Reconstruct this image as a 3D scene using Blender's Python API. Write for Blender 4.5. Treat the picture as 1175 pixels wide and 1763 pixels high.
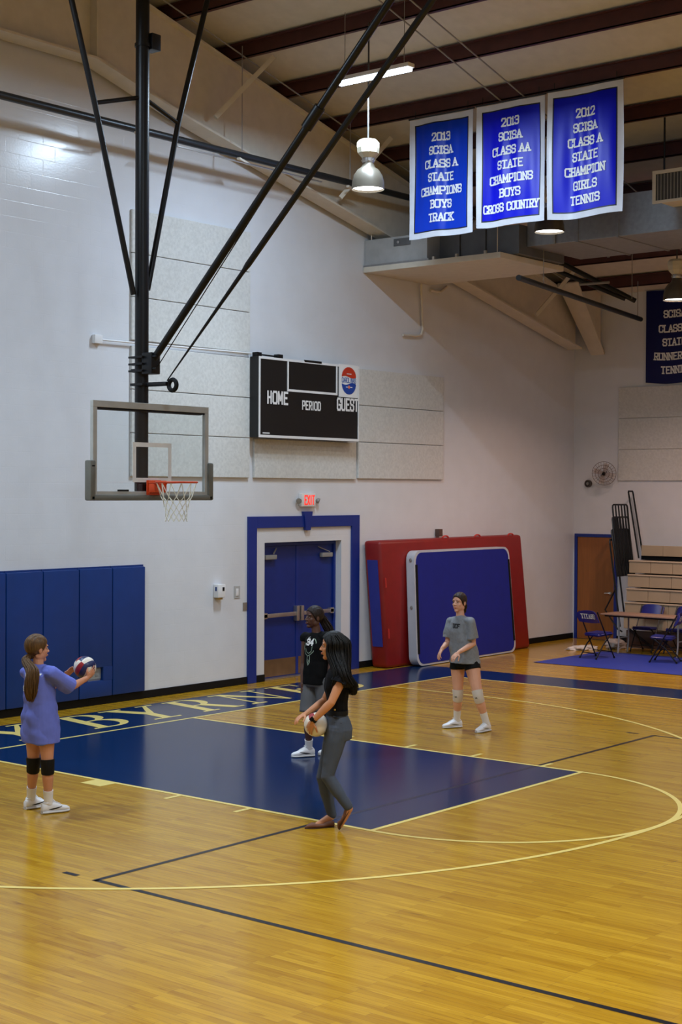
import bpy, bmesh, math, random
from mathutils import Vector, Matrix, noise, Quaternion
random.seed(7)
for o in list(bpy.data.objects): bpy.data.objects.remove(o, do_unlink=True)
scene = bpy.context.scene
C = scene.collection
V = Vector

# ---------------------------------------------------------------- camera
CAM = V((-12.1206, -13.8574, 2.9642)); YAW, PITCH, ROLL, FPX = math.radians(39.3212), math.radians(-0.8114), math.radians(0.2780), 2595.1
IW, IH = 1175.0, 1763.0
_f = V((math.cos(YAW)*math.cos(PITCH), math.sin(YAW)*math.cos(PITCH), math.sin(PITCH)))
_r = V((math.sin(YAW), -math.cos(YAW), 0)); _u = _r.cross(_f)
AR = _r*math.cos(ROLL) + _u*math.sin(ROLL); AU = -_r*math.sin(ROLL) + _u*math.cos(ROLL); AF = _f
cam_d = bpy.data.cameras.new('camera'); cam = bpy.data.objects.new('camera', cam_d); C.objects.link(cam)
cam.matrix_world = Matrix(((AR.x, AU.x, -AF.x, CAM.x), (AR.y, AU.y, -AF.y, CAM.y), (AR.z, AU.z, -AF.z, CAM.z), (0, 0, 0, 1)))
cam_d.sensor_fit = 'VERTICAL'; cam_d.sensor_height = 36.0; cam_d.lens = 36.0*FPX/IH
cam_d.clip_start = 0.1; cam_d.clip_end = 200
scene.camera = cam

# ---------------------------------------------------------------- world, exposure
world = bpy.data.worlds.new('world'); scene.world = world; world.use_nodes = True
world.node_tree.nodes['Background'].inputs[0].default_value = (0.8, 0.85, 1.0, 1)
world.node_tree.nodes['Background'].inputs[1].default_value = 0.05
scene.view_settings.view_transform = 'Standard'; scene.view_settings.look = 'None'
scene.view_settings.gamma = 1.0; scene.view_settings.use_curve_mapping = False
scene.view_settings.exposure = -0.64
LAMP_COOL, LAMP_WARM, LAMP_MID = (0.72, 0.87, 1.0), (1.0, 0.66, 0.53), (0.95, 0.93, 0.83)
LAMP_W = 105.0
STRIP_W = 400.0

def px(u, v, D):
    """point seen at pixel (u, v) at distance D along the view axis"""
    return CAM + (AF + AR*((u-IW/2)/FPX) - AU*((v-IH/2)/FPX))*D
def depth(x, y, z=0.0): return (V((x, y, z))-CAM).dot(AF)
def lin(c):
    c = c/255.0
    return c/12.92 if c <= 0.04045 else ((c+0.055)/1.055)**2.4
def rgb(t): return (lin(t[0]), lin(t[1]), lin(t[2]), 1.0)

# ---------------------------------------------------------------- materials
MATS = {}
def mat(name, col, rough=0.5, metal=0.0, var=0.08, scale=6.0, bump=0.0, bscale=60.0, spec=0.5, stretch=(1, 1, 1), coat=0.0):
    if name in MATS: return MATS[name]
    m = bpy.data.materials.new(name); m.use_nodes = True; nt = m.node_tree; N = nt.nodes; L = nt.links
    b = N['Principled BSDF']
    b.inputs['Roughness'].default_value = rough; b.inputs['Metallic'].default_value = metal
    b.inputs['Specular IOR Level'].default_value = spec; b.inputs['Coat Weight'].default_value = coat
    tc = N.new('ShaderNodeTexCoord'); mp = N.new('ShaderNodeMapping'); mp.inputs['Scale'].default_value = stretch
    L.new(tc.outputs['Object'], mp.inputs[0])
    nz = N.new('ShaderNodeTexNoise'); nz.inputs['Scale'].default_value = scale; nz.inputs['Detail'].default_value = 5
    L.new(mp.outputs[0], nz.inputs['Vector'])
    rp = N.new('ShaderNodeValToRGB'); c = rgb(col)
    rp.color_ramp.elements[0].position = 0.3; rp.color_ramp.elements[1].position = 0.7
    rp.color_ramp.elements[0].color = tuple(x*(1-var) for x in c[:3])+(1,)
    rp.color_ramp.elements[1].color = tuple(min(1, x*(1+var)) for x in c[:3])+(1,)
    L.new(nz.outputs['Fac'], rp.inputs[0]); L.new(rp.outputs[0], b.inputs['Base Color'])
    if bump > 0:
        n2 = N.new('ShaderNodeTexNoise'); n2.inputs['Scale'].default_value = bscale; n2.inputs['Detail'].default_value = 4
        L.new(mp.outputs[0], n2.inputs['Vector'])
        bp = N.new('ShaderNodeBump'); bp.inputs['Strength'].default_value = bump; bp.inputs['Distance'].default_value = 0.01
        L.new(n2.outputs['Fac'], bp.inputs['Height']); L.new(bp.outputs[0], b.inputs['Normal'])
    MATS[name] = m; return m

def emat(name, col, strength):
    m = bpy.data.materials.new(name); m.use_nodes = True; b = m.node_tree.nodes['Principled BSDF']
    b.inputs['Base Color'].default_value = rgb(col); b.inputs['Emission Color'].default_value = rgb(col)
    b.inputs['Emission Strength'].default_value = strength; return m

def wood_floor():
    m = bpy.data.materials.new('maple_strip_floor'); m.use_nodes = True; nt = m.node_tree; N = nt.nodes; L = nt.links
    b = N['Principled BSDF']
    tc = N.new('ShaderNodeTexCoord'); sx = N.new('ShaderNodeSeparateXYZ'); L.new(tc.outputs['Object'], sx.inputs[0])
    cb = N.new('ShaderNodeCombineXYZ'); L.new(sx.outputs['Y'], cb.inputs['X']); L.new(sx.outputs['X'], cb.inputs['Y'])
    def brick(w, off, c1, c2):
        k = N.new('ShaderNodeTexBrick'); k.offset = off; k.offset_frequency = 3; k.squash = 1.0
        k.inputs['Scale'].default_value = 1.0; k.inputs['Brick Width'].default_value = w; k.inputs['Row Height'].default_value = 0.057
        k.inputs['Mortar Size'].default_value = 0.0009; k.inputs['Mortar Smooth'].default_value = 0.2; k.inputs['Bias'].default_value = -0.1
        k.inputs['Color1'].default_value = c1; k.inputs['Color2'].default_value = c2; k.inputs['Mortar'].default_value = rgb((120, 88, 48))
        L.new(cb.outputs[0], k.inputs['Vector']); return k
    k1 = brick(0.83, 0.37, rgb((193, 150, 39)), rgb((172, 127, 26)))
    k2 = brick(0.61, 0.61, (1, 1, 1, 1), (0.80, 0.76, 0.70, 1)); k2.inputs['Mortar'].default_value = (0.9, 0.9, 0.9, 1)
    mx = N.new('ShaderNodeMix'); mx.data_type = 'RGBA'; mx.blend_type = 'MULTIPLY'; mx.inputs['Factor'].default_value = 0.65
    L.new(k1.outputs['Color'], mx.inputs['A']); L.new(k2.outputs['Color'], mx.inputs['B'])
    mp = N.new('ShaderNodeMapping'); mp.inputs['Scale'].default_value = (46, 2.2, 1); L.new(tc.outputs['Object'], mp.inputs[0])
    nz = N.new('ShaderNodeTexNoise'); nz.inputs['Scale'].default_value = 1.0; nz.inputs['Detail'].default_value = 6; nz.inputs['Distortion'].default_value = 0.6
    L.new(mp.outputs[0], nz.inputs['Vector'])
    rp = N.new('ShaderNodeValToRGB'); rp.color_ramp.elements[0].position = 0.30; rp.color_ramp.elements[0].color = (0.62, 0.52, 0.42, 1)
    rp.color_ramp.elements[1].position = 0.55; rp.color_ramp.elements[1].color = (1, 1, 1, 1)
    L.new(nz.outputs['Fac'], rp.inputs[0])
    m2 = N.new('ShaderNodeMix'); m2.data_type = 'RGBA'; m2.blend_type = 'MULTIPLY'; m2.inputs['Factor'].default_value = 0.55
    L.new(mx.outputs['Result'], m2.inputs['A']); L.new(rp.outputs[0], m2.inputs['B'])
    # small dark mineral streaks of single strips
    mp3 = N.new('ShaderNodeMapping'); mp3.inputs['Scale'].default_value = (16, 3.0, 1); L.new(tc.outputs['Object'], mp3.inputs[0])
    n3 = N.new('ShaderNodeTexNoise'); n3.inputs['Scale'].default_value = 1.3; n3.inputs['Detail'].default_value = 3; L.new(mp3.outputs[0], n3.inputs['Vector'])
    r3 = N.new('ShaderNodeValToRGB'); r3.color_ramp.elements[0].position = 0.27; r3.color_ramp.elements[0].color = (0.5, 0.38, 0.28, 1)
    r3.color_ramp.elements[1].position = 0.36; r3.color_ramp.elements[1].color = (1, 1, 1, 1); L.new(n3.outputs['Fac'], r3.inputs[0])
    m3 = N.new('ShaderNodeMix'); m3.data_type = 'RGBA'; m3.blend_type = 'MULTIPLY'; m3.inputs['Factor'].default_value = 0.5
    L.new(m2.outputs['Result'], m3.inputs['A']); L.new(r3.outputs[0], m3.inputs['B'])
    L.new(m3.outputs['Result'], b.inputs['Base Color'])
    b.inputs['Roughness'].default_value = 0.17; b.inputs['Specular IOR Level'].default_value = 0.28
    bp = N.new('ShaderNodeBump'); bp.inputs['Strength'].default_value = 0.02; bp.inputs['Distance'].default_value = 0.001
    L.new(k1.outputs['Fac'], bp.inputs['Height']); bp.invert = True; L.new(bp.outputs[0], b.inputs['Normal'])
    return m

def block_wall(name, col):
    m = bpy.data.materials.new(name); m.use_nodes = True; nt = m.node_tree; N = nt.nodes; L = nt.links; b = N['Principled BSDF']
    tc = N.new('ShaderNodeTexCoord'); sx = N.new('ShaderNodeSeparateXYZ'); L.new(tc.outputs['Object'], sx.inputs[0])
    ad = N.new('ShaderNodeMath'); L.new(sx.outputs['X'], ad.inputs[0]); L.new(sx.outputs['Y'], ad.inputs[1])
    cb = N.new('ShaderNodeCombineXYZ'); L.new(ad.outputs[0], cb.inputs['X']); L.new(sx.outputs['Z'], cb.inputs['Y'])
    k = N.new('ShaderNodeTexBrick'); k.inputs['Scale'].default_value = 1; k.inputs['Brick Width'].default_value = 0.406; k.inputs['Row Height'].default_value = 0.203
    k.inputs['Mortar Size'].default_value = 0.006; k.inputs['Mortar Smooth'].default_value = 0.8
    L.new(cb.outputs[0], k.inputs['Vector'])
    nz = N.new('ShaderNodeTexNoise'); nz.inputs['Scale'].default_value = 3.0; nz.inputs['Detail'].default_value = 8; L.new(tc.outputs['Object'], nz.inputs['Vector'])
    rp = N.new('ShaderNodeValToRGB'); c = rgb(col)
    rp.color_ramp.elements[0].position = 0.25; rp.color_ramp.elements[0].color = tuple(x*0.94 for x in c[:3])+(1,)
    rp.color_ramp.elements[1].position = 0.75; rp.color_ramp.elements[1].color = c
    L.new(nz.outputs['Fac'], rp.inputs[0]); L.new(rp.outputs[0], b.inputs['Base Color'])
    b.inputs['Roughness'].default_value = 0.22; b.inputs['Specular IOR Level'].default_value = 0.5
    b1 = N.new('ShaderNodeBump'); b1.inputs['Strength'].default_value = 0.12; b1.inputs['Distance'].default_value = 0.004; b1.invert = True
    L.new(k.outputs['Fac'], b1.inputs['Height'])
    n2 = N.new('ShaderNodeTexNoise'); n2.inputs['Scale'].default_value = 35; n2.inputs['Detail'].default_value = 3; L.new(tc.outputs['Object'], n2.inputs['Vector'])
    b2 = N.new('ShaderNodeBump'); b2.inputs['Strength'].default_value = 0.15; b2.inputs['Distance'].default_value = 0.004
    L.new(n2.outputs['Fac'], b2.inputs['Height']); L.new(b1.outputs[0], b2.inputs['Normal']); L.new(b2.outputs[0], b.inputs['Normal'])
    return m

M_FLOOR = wood_floor()
M_WALL = block_wall('white_painted_block', (220, 222, 226))
M_CEIL = mat('cream_roof_liner', (206, 198, 182), 0.7, var=0.05, bump=0.1, bscale=8)
M_PURLIN = mat('oxide_red_purlin', (74, 36, 32), 0.55, var=0.15)
M_STEEL_W = mat('white_painted_steel', (214, 206, 190), 0.5, var=0.05)
M_BLUEPAINT = mat('navy_floor_paint', (6, 37, 76), 0.17, var=0.06, scale=2, spec=0.2)
M_LINE = mat('cream_line_paint', (232, 208, 118), 0.3, var=0.05)
M_BLACKLINE = mat('black_line_paint', (14, 14, 22), 0.3, var=0.1, spec=.3)
M_BLACK = mat('black_rubber', (9, 9, 11), 0.65, var=0.1, spec=.25)
M_BLACKMET = mat('black_powder_steel', (13, 13, 15), 0.38, var=0.1, spec=.35)
M_TRIM = mat('royal_blue_trim_paint', (16, 44, 128), 0.4, var=0.04)
M_DOORBLUE = mat('royal_blue_door_paint', (14, 42, 122), 0.42, var=0.06)
M_CHROME = mat('brushed_steel', (190, 186, 182), 0.32, metal=0.9, var=0.06)
M_KICK = mat('worn_bronze_kick_plate', (128, 100, 72), 0.45, metal=0.5, var=0.12)
M_WHITE = mat('white_plastic', (228, 228, 228), 0.4, var=0.02)
M_GREY = mat('grey_plastic', (140, 138, 134), 0.45, var=0.05)
M_PAD = mat('navy_vinyl', (4, 52, 118), 0.42, var=0.05, bump=0.05, bscale=120)
M_PANEL = mat('grey_white_acoustic_fabric', (206, 206, 202), 0.9, var=0.09, scale=26, bump=0.25, bscale=90)
M_GALV = mat('galvanised_sheet', (150, 150, 150), 0.42, metal=0.55, var=0.10, scale=14)
M_DUCTDK = mat('dark_galvanised_sheet', (104, 106, 108), 0.5, metal=0.4, var=0.08)
M_WOOD = mat('stained_birch_door', (140, 86, 40), 0.42, var=0.14, scale=2.2, stretch=(9, 9, 0.7))
M_TAN = mat('tan_plastic_board', (166, 146, 118), 0.5, var=0.05, scale=3)
M_RED = mat('red_vinyl', (132, 20, 18), 0.45, var=0.08, bump=0.08, bscale=7)
M_MATBLUE = mat('royal_blue_carpet', (6, 22, 128), 0.9, var=0.05, bump=0.1, bscale=200)
M_MATWHITE = mat('grey_white_vinyl', (186, 190, 198), 0.4, var=0.04, bump=0.05, bscale=9)

# ---------------------------------------------------------------- mesh building
class MB:
    def __init__(s): s.v = []; s.f = []; s.mi = []; s.cur = 0
    def add(s, vs, fs):
        k = len(s.v); s.v += [V(p) for p in vs]; s.f += [tuple(i+k for i in f) for f in fs]; s.mi += [s.cur]*len(fs); return k
    def box(s, a, b, ch=0.0):
        (x0, y0, z0), (x1, y1, z1) = [min(p, q) for p, q in zip(a, b)], [max(p, q) for p, q in zip(a, b)]
        if ch <= 0:
            s.add([(x0,y0,z0),(x1,y0,z0),(x1,y1,z0),(x0,y1,z0),(x0,y0,z1),(x1,y0,z1),(x1,y1,z1),(x0,y1,z1)],
                  [(0,3,2,1),(4,5,6,7),(0,1,5,4),(1,2,6,5),(2,3,7,6),(3,0,4,7)]); return s
        bm = bmesh.new(); bmesh.ops.create_cube(bm, size=1)
        for v in bm.verts: v.co = V(((x0+x1)/2+v.co.x*(x1-x0), (y0+y1)/2+v.co.y*(y1-y0), (z0+z1)/2+v.co.z*(z1-z0)))
        bmesh.ops.bevel(bm, geom=bm.edges[:], offset=min(ch, 0.49*min(x1-x0, y1-y0, z1-z0)), segments=2, profile=0.6, affect='EDGES')
        s.bm(bm); return s
    def bm(s, bm, M=None):
        bm.verts.index_update(); s.add([(M @ v.co) if M else v.co for v in bm.verts], [[v.index for v in f.verts] for f in bm.faces]); bm.free()
    def beam(s, p, q, w, h, up=(0, 0, 1)):
        p, q = V(p), V(q); d = (q-p).normalized(); up = V(up)
        x = d.cross(up)
        if x.length < 1e-4: x = d.cross(V((0, 1, 0)))
        x.normalize(); y = x.cross(d)
        vs = [e+x*(i*w/2)+y*(j*h/2) for e in (p, q) for i, j in ((-1,-1),(1,-1),(1,1),(-1,1))]
        s.add(vs, [(0,1,2,3),(7,6,5,4),(0,4,5,1),(1,5,6,2),(2,6,7,3),(3,7,4,0)]); return s
    def loft(s, rings, cap=True, closed=False):
        n = len(rings[0]); k = len(s.v)
        for r in rings: s.v += [V(p) for p in r]
        m = len(rings); fs = []
        for i in range(m if closed else m-1):
            a = k+i*n; b = k+((i+1) % m)*n
            for j in range(n): fs.append((a+j, a+(j+1) % n, b+(j+1) % n, b+j))
        if cap and not closed: fs.append(tuple(k+j for j in range(n))[::-1]); fs.append(tuple(k+(m-1)*n+j for j in range(n)))
        s.f += fs; s.mi += [s.cur]*len(fs); return s
    def tube(s, pts, r, n=8, cap=True, closed=False):
        pts = [V(p) for p in pts]; m = len(pts); rr = r if isinstance(r, (list, tuple)) else [r]*m
        rings = []; x = None
        for i, p in enumerate(pts):
            if closed: d = pts[(i+1) % m]-pts[i-1]
            else: d = pts[min(i+1, m-1)]-pts[max(i-1, 0)]
            d.normalize()
            if x is None:
                x = d.cross(V((0, 0, 1)))
                if x.length < 1e-3: x = d.cross(V((0, 1, 0)))
            x = (x-d*x.dot(d))
            if x.length < 1e-4: x = d.orthogonal()
            x.normalize(); y = d.cross(x)
            rings.append([p+(x*math.cos(2*math.pi*j/n)+y*math.sin(2*math.pi*j/n))*rr[i] for j in range(n)])
        return s.loft(rings, cap, closed)
    def cyl(s, p, q, r0, r1=None, n=14): return s.tube([p, q], [r0, r0 if r1 is None else r1], n)
    def lathe(s, c, prof, n=24, ax=(0, 0, 1)):
        ax = V(ax).normalized(); x = ax.orthogonal().normalized(); y = ax.cross(x); c = V(c)
        return s.loft([[c+ax*h+(x*math.cos(2*math.pi*j/n)+y*math.sin(2*math.pi*j/n))*max(r, 1e-4) for j in range(n)] for r, h in prof])
    def ell(s, c, rx, ry, rz, n=16, m=10, M=None):
        c = V(c); rings = []
        for i in range(m+1):
            t = math.pi*i/m; 
            ring = [V((rx*math.sin(t)*math.cos(2*math.pi*j/n), ry*math.sin(t)*math.sin(2*math.pi*j/n), -rz*math.cos(t))) for j in range(n)]
            rings.append([(c+(M @ p)) if M else c+p for p in ring])
        return s.loft(rings)
    def plate(s, pts, dirv):
        """flat outline (any polygon) given thickness along dirv"""
        pts = [V(p) for p in pts]; n = len(pts); d = V(dirv)
        s.add(pts+[p+d for p in pts], [tuple(range(n))[::-1], tuple(range(n, 2*n))]+[(i, (i+1) % n, n+(i+1) % n, n+i) for i in range(n)]); return s
    def mesh(s, name, off=V((0, 0, 0)), smooth=35):
        me = bpy.data.meshes.new(name); me.from_pydata([tuple(p-off) for p in s.v], [], s.f); me.validate()
        bm = bmesh.new(); bm.from_mesh(me); bmesh.ops.recalc_face_normals(bm, faces=bm.faces[:]); bm.to_mesh(me); bm.free()
        if smooth:
            for p in me.polygons: p.use_smooth = True
            me.set_sharp_from_angle(angle=math.radians(smooth))
        return me

OFF = {}
def link(name, me, m, parent, off):
    o = bpy.data.objects.new(name, me); C.objects.link(o)
    for q in (m if isinstance(m, (list, tuple)) else [m]): me.materials.append(q)
    if parent: o.parent = parent
    else: o.location = off
    OFF[o] = off; return o
def obj(name, mb, m, parent=None, smooth=35, base=None):
    if parent is not None: off = OFF[parent]
    elif base is not None: off = V(base)
    else:
        xs = [p.x for p in mb.v]; ys = [p.y for p in mb.v]; zs = [p.z for p in mb.v]
        off = V(((min(xs)+max(xs))/2, (min(ys)+max(ys))/2, min(zs)))
    me = mb.mesh(name, off, smooth)
    if isinstance(m, (list, tuple)) and len(m) > 1 and len(me.polygons) == len(mb.mi): me.polygons.foreach_set('material_index', mb.mi)
    return link(name, me, m, parent, off)
def tag(o, label=None, cat=None, group=None, kind=None):
    if label: o['label'] = label
    if cat: o['category'] = cat
    if group: o['group'] = group
    if kind: o['kind'] = kind
    return o
def thing(name, base, label, cat, group=None, rot=None):
    o = bpy.data.objects.new(name, None); C.objects.link(o); o.location = base; o.empty_display_size = 0.1
    if rot: o.rotation_euler = rot
    OFF[o] = V(base); return tag(o, label, cat, group)
def structure(o): o['kind'] = 'structure'; return o
def copy_tree(o, parent=None):
    c = o.copy(); C.objects.link(c); c.parent = parent
    for ch in list(o.children): copy_tree(ch, c)
    return c

# ---------------------------------------------------------------- stroke lettering
GL = {
 'A': [[(0,0),(.5,1),(1,0)],[(.2,.36),(.8,.36)]], 'B': [[(.1,0),(.1,1)],[(.1,1),(.8,1),(.95,.88),(.95,.64),(.8,.52),(.1,.52)],[(.8,.52),(1,.4),(1,.12),(.85,0),(.1,0)]],
 'C': [[(1,.7),(1,.85),(.82,1),(.18,1),(0,.85),(0,.15),(.18,0),(.82,0),(1,.15),(1,.3)]], 'D': [[(.1,0),(.1,1),(.8,1),(1,.82),(1,.18),(.8,0),(.1,0)]],
 'E': [[(1,1),(.1,1),(.1,0),(1,0)],[(.1,.52),(.75,.52)]], 'F': [[(1,1),(.1,1),(.1,0)],[(.1,.52),(.75,.52)]],
 'G': [[(1,.72),(1,.85),(.82,1),(.18,1),(0,.85),(0,.15),(.18,0),(.82,0),(1,.15),(1,.45),(.55,.45)]], 'H': [[(.08,0),(.08,1)],[(.92,0),(.92,1)],[(.08,.5),(.92,.5)]],
 'I': [[(.5,0),(.5,1)]], 'K': [[(.1,0),(.1,1)],[(.95,1),(.12,.45)],[(.35,.6),(1,0)]], 'L': [[(.1,1),(.1,0),(.95,0)]],
 'M': [[(.02,0),(.02,1),(.5,.3),(.98,1),(.98,0)]], 'N': [[(.06,0),(.06,1),(.94,0),(.94,1)]],
 'O': [[(.18,1),(0,.85),(0,.15),(.18,0),(.82,0),(1,.15),(1,.85),(.82,1),(.18,1)]], 'P': [[(.1,0),(.1,1),(.82,1),(1,.87),(1,.58),(.82,.45),(.1,.45)]],
 'R': [[(.1,0),(.1,1),(.8,1),(.97,.88),(.97,.6),(.8,.48),(.1,.48)],[(.5,.48),(1,0)]],
 'S': [[(1,.72),(1,.86),(.82,1),(.18,1),(0,.86),(0,.66),(.18,.54),(.82,.48),(1,.36),(1,.14),(.82,0),(.18,0),(0,.14),(0,.28)]],
 'T': [[(.5,0),(.5,1)],[(0,1),(1,1)]], 'U': [[(.05,1),(.05,.16),(.22,0),(.78,0),(.95,.16),(.95,1)]], 'V': [[(0,1),(.5,0),(1,1)]], 'X': [[(0,0),(1,1)],[(0,1),(1,0)]],
 'Y': [[(0,1),(.5,.48),(1,1)],[(.5,.48),(.5,0)]], '0': [[(.2,1),(.05,.85),(.05,.15),(.2,0),(.8,0),(.95,.15),(.95,.85),(.8,1),(.2,1)]], '1': [[(.2,.8),(.5,1),(.5,0)],[(.2,0),(.8,0)]],
 '2': [[(.03,.75),(.03,.87),(.18,1),(.82,1),(.97,.87),(.97,.6),(.05,.0),(1,0)]], '3': [[(.03,.82),(.18,1),(.82,1),(.97,.87),(.97,.62),(.8,.52),(.35,.52)],[(.8,.52),(.97,.4),(.97,.13),(.82,0),(.18,0),(.03,.16)]],
 '4': [[(.75,0),(.75,1),(0,.32),(1,.32)]], ' ': []}
SERIF = {'A': [(0,0),(1,0)], 'B': [(.1,0),(.1,1)], 'D': [(.1,0),(.1,1)], 'E': [], 'H': [(.08,0),(.08,1),(.92,0),(.92,1)], 'I': [(.5,0),(.5,1)], 'K': [(.1,0),(.1,1),(.95,1),(1,0)], 'L': [(.1,1)],
         'M': [(.02,0),(.98,0)], 'N': [(.06,0),(.94,1)], 'P': [(.1,0)], 'R': [(.1,0),(1,0)], 'T': [(.5,0)], 'U': [(.05,1),(.95,1)], 'Y': [(.5,0),(0,1),(1,1)], 'X': [(0,0),(1,0),(0,1),(1,1)]}
def letters(mb, text, P, cx, y, w, h, pitch, th, serif=True, seg=2, narrow=('I', '1')):
    """draw a word centred on (cx, y) in the plane of P(s, t)"""
    tot = sum((0.62 if c in narrow else (0.6 if c == ' ' else 1.0))*pitch for c in text); s = cx-tot/2
    for c in text:
        adv = (0.62 if c in narrow else (0.6 if c == ' ' else 1.0))*pitch
        gx = s+(adv-w)/2
        segs = []
        for pl in GL[c]:
            for a, b in zip(pl, pl[1:]): segs.append((a, b))
        if serif:
            for q in SERIF.get(c, []): segs.append(((q[0]-.24, q[1]), (q[0]+.24, q[1])))
        for si, (a, b) in enumerate(segs):
            e = .00035*(si % 6)
            A = V((gx+a[0]*w, y+a[1]*h)); B = V((gx+b[0]*w, y+b[1]*h)); d = (B-A)
            if d.length < 1e-6: continue
            d.normalize(); n = V((-d.y, d.x))*th/2; A = A-d*th*0.42; B = B+d*th*0.42
            for i in range(seg):
                a0 = A.lerp(B, i/seg); a1 = A.lerp(B, (i+1)/seg)
                mb.add([P(*(a0-n), e), P(*(a1-n), e), P(*(a1+n), e), P(*(a0+n), e)], [(0, 1, 2, 3)])
        s += adv

# ================================================================ the setting
WY, WX, FY = 1.85, 14.5, -30.0
def roof_z(x): return 10.52-0.25*abs(x)
def lamp_light(loc, power, col, size=0.42):
    l = bpy.data.lights.new('lamp_light', 'AREA'); l.shape = 'DISK'; l.size = size; l.energy = power; l.color = col; l.spread = math.radians(138)
    o = bpy.data.objects.new('lamp_light', l); C.objects.link(o); o.location = loc; return o

fl = MB().box((-WX-.3, FY-.3, -0.2), (WX+.3, WY+.6, 0)); floor = structure(obj('floor', fl, M_FLOOR, base=(0, 0, 0)))
# painted areas and lines, thin skins on the boards
def flat(name, quads, z, m):
    mb = MB()
    for q in quads: mb.add([(x, y, z) for x, y in q], [tuple(range(len(q)))])
    return obj(name, mb, m, floor, smooth=0)
def rect(x0, y0, x1, y1): return [(x0, y0), (x1, y0), (x1, y1), (x0, y1)]
flat('lane_paint', [rect(-1.8, -5.76, 1.8, 0.02)], 0.0010, M_BLUEPAINT)
flat('border_paint', [rect(-8.62, 0.03, 8.62, 1.36)], 0.0010, M_BLUEPAINT)
flat('border_paint', [rect(7.63, -25.6, 8.62, 0.03)], 0.0010, M_BLUEPAINT)
flat('border_paint', [rect(-8.62, -25.6, -7.63, 0.03)], 0.0010, M_BLUEPAINT)
def arc(cx, cy, r, a0, a1, w=0.05, n=72):
    o = []
    for i in range(n):
        t0, t1 = [math.radians(a0+(a1-a0)*(i+k)/n) for k in (0, 1)]
        o.append([(cx+(r+s)*math.cos(t), cy+(r+s)*math.sin(t)) for t, s in ((t0, -w/2), (t0, w/2), (t1, w/2), (t1, -w/2))])
    return o
ZL = 0.0020
flat('baseline', [rect(-7.66, 0.0, 7.66, 0.05)], ZL, M_LINE)
flat('sideline', [rect(7.61, -25.6, 7.66, 0.0)], ZL, M_LINE); flat('sideline', [rect(-7.66, -25.6, -7.61, 0.0)], ZL, M_LINE)
for s in (-1, 1): flat('lane_line', [rect(s*1.805-.025, -5.79, s*1.805+.025, 0)], ZL, M_LINE)
flat('free_throw_line', [rect(-1.78, -5.79, 1.78, -5.74)], ZL, M_LINE)
flat('free_throw_circle', arc(0, -5.79, 1.805, 180, 360), ZL+.0002, M_LINE)
flat('three_point_line', arc(0, -1.6, 6.0, 180, 360, n=120)+[rect(5.975, -1.6, 6.025, 0), rect(-6.025, -1.6, -5.975, 0)], ZL+.0004, M_LINE)
for s in (-1, 1):
    a, b = sorted((s*1.83, s*2.03))
    flat('lane_block', [rect(a, -2.50, b, -2.20)], ZL, M_LINE)
    for y in (-3.42, -4.34, -5.26): flat('lane_mark', [rect(a, y-.025, b, y+.025)], ZL, M_LINE)
YV = -5.21
flat('volleyball_end_line', [rect(-4.5, YV-.025, -1.83, YV+.025)], 0.0014, M_BLACKLINE); flat('volleyball_end_line', [rect(1.83, YV-.025, 4.5, YV+.025)], 0.0014, M_BLACKLINE)
flat('volleyball_end_line', [rect(-1.78, YV-.025, 1.78, YV+.025)], 0.0014, mat('faded_dark_line_paint', (22, 30, 56), 0.3))
for s in (-1, 1):
    flat('volleyball_sideline', [rect(s*4.475-.025, -23.2, s*4.475+.025, YV)], 0.0014, M_BLACKLINE)
    flat('service_mark', [rect(s*4.475-.025, -5.0, s*4.475+.025, -4.84)], 0.0014, M_BLACKLINE)

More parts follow.
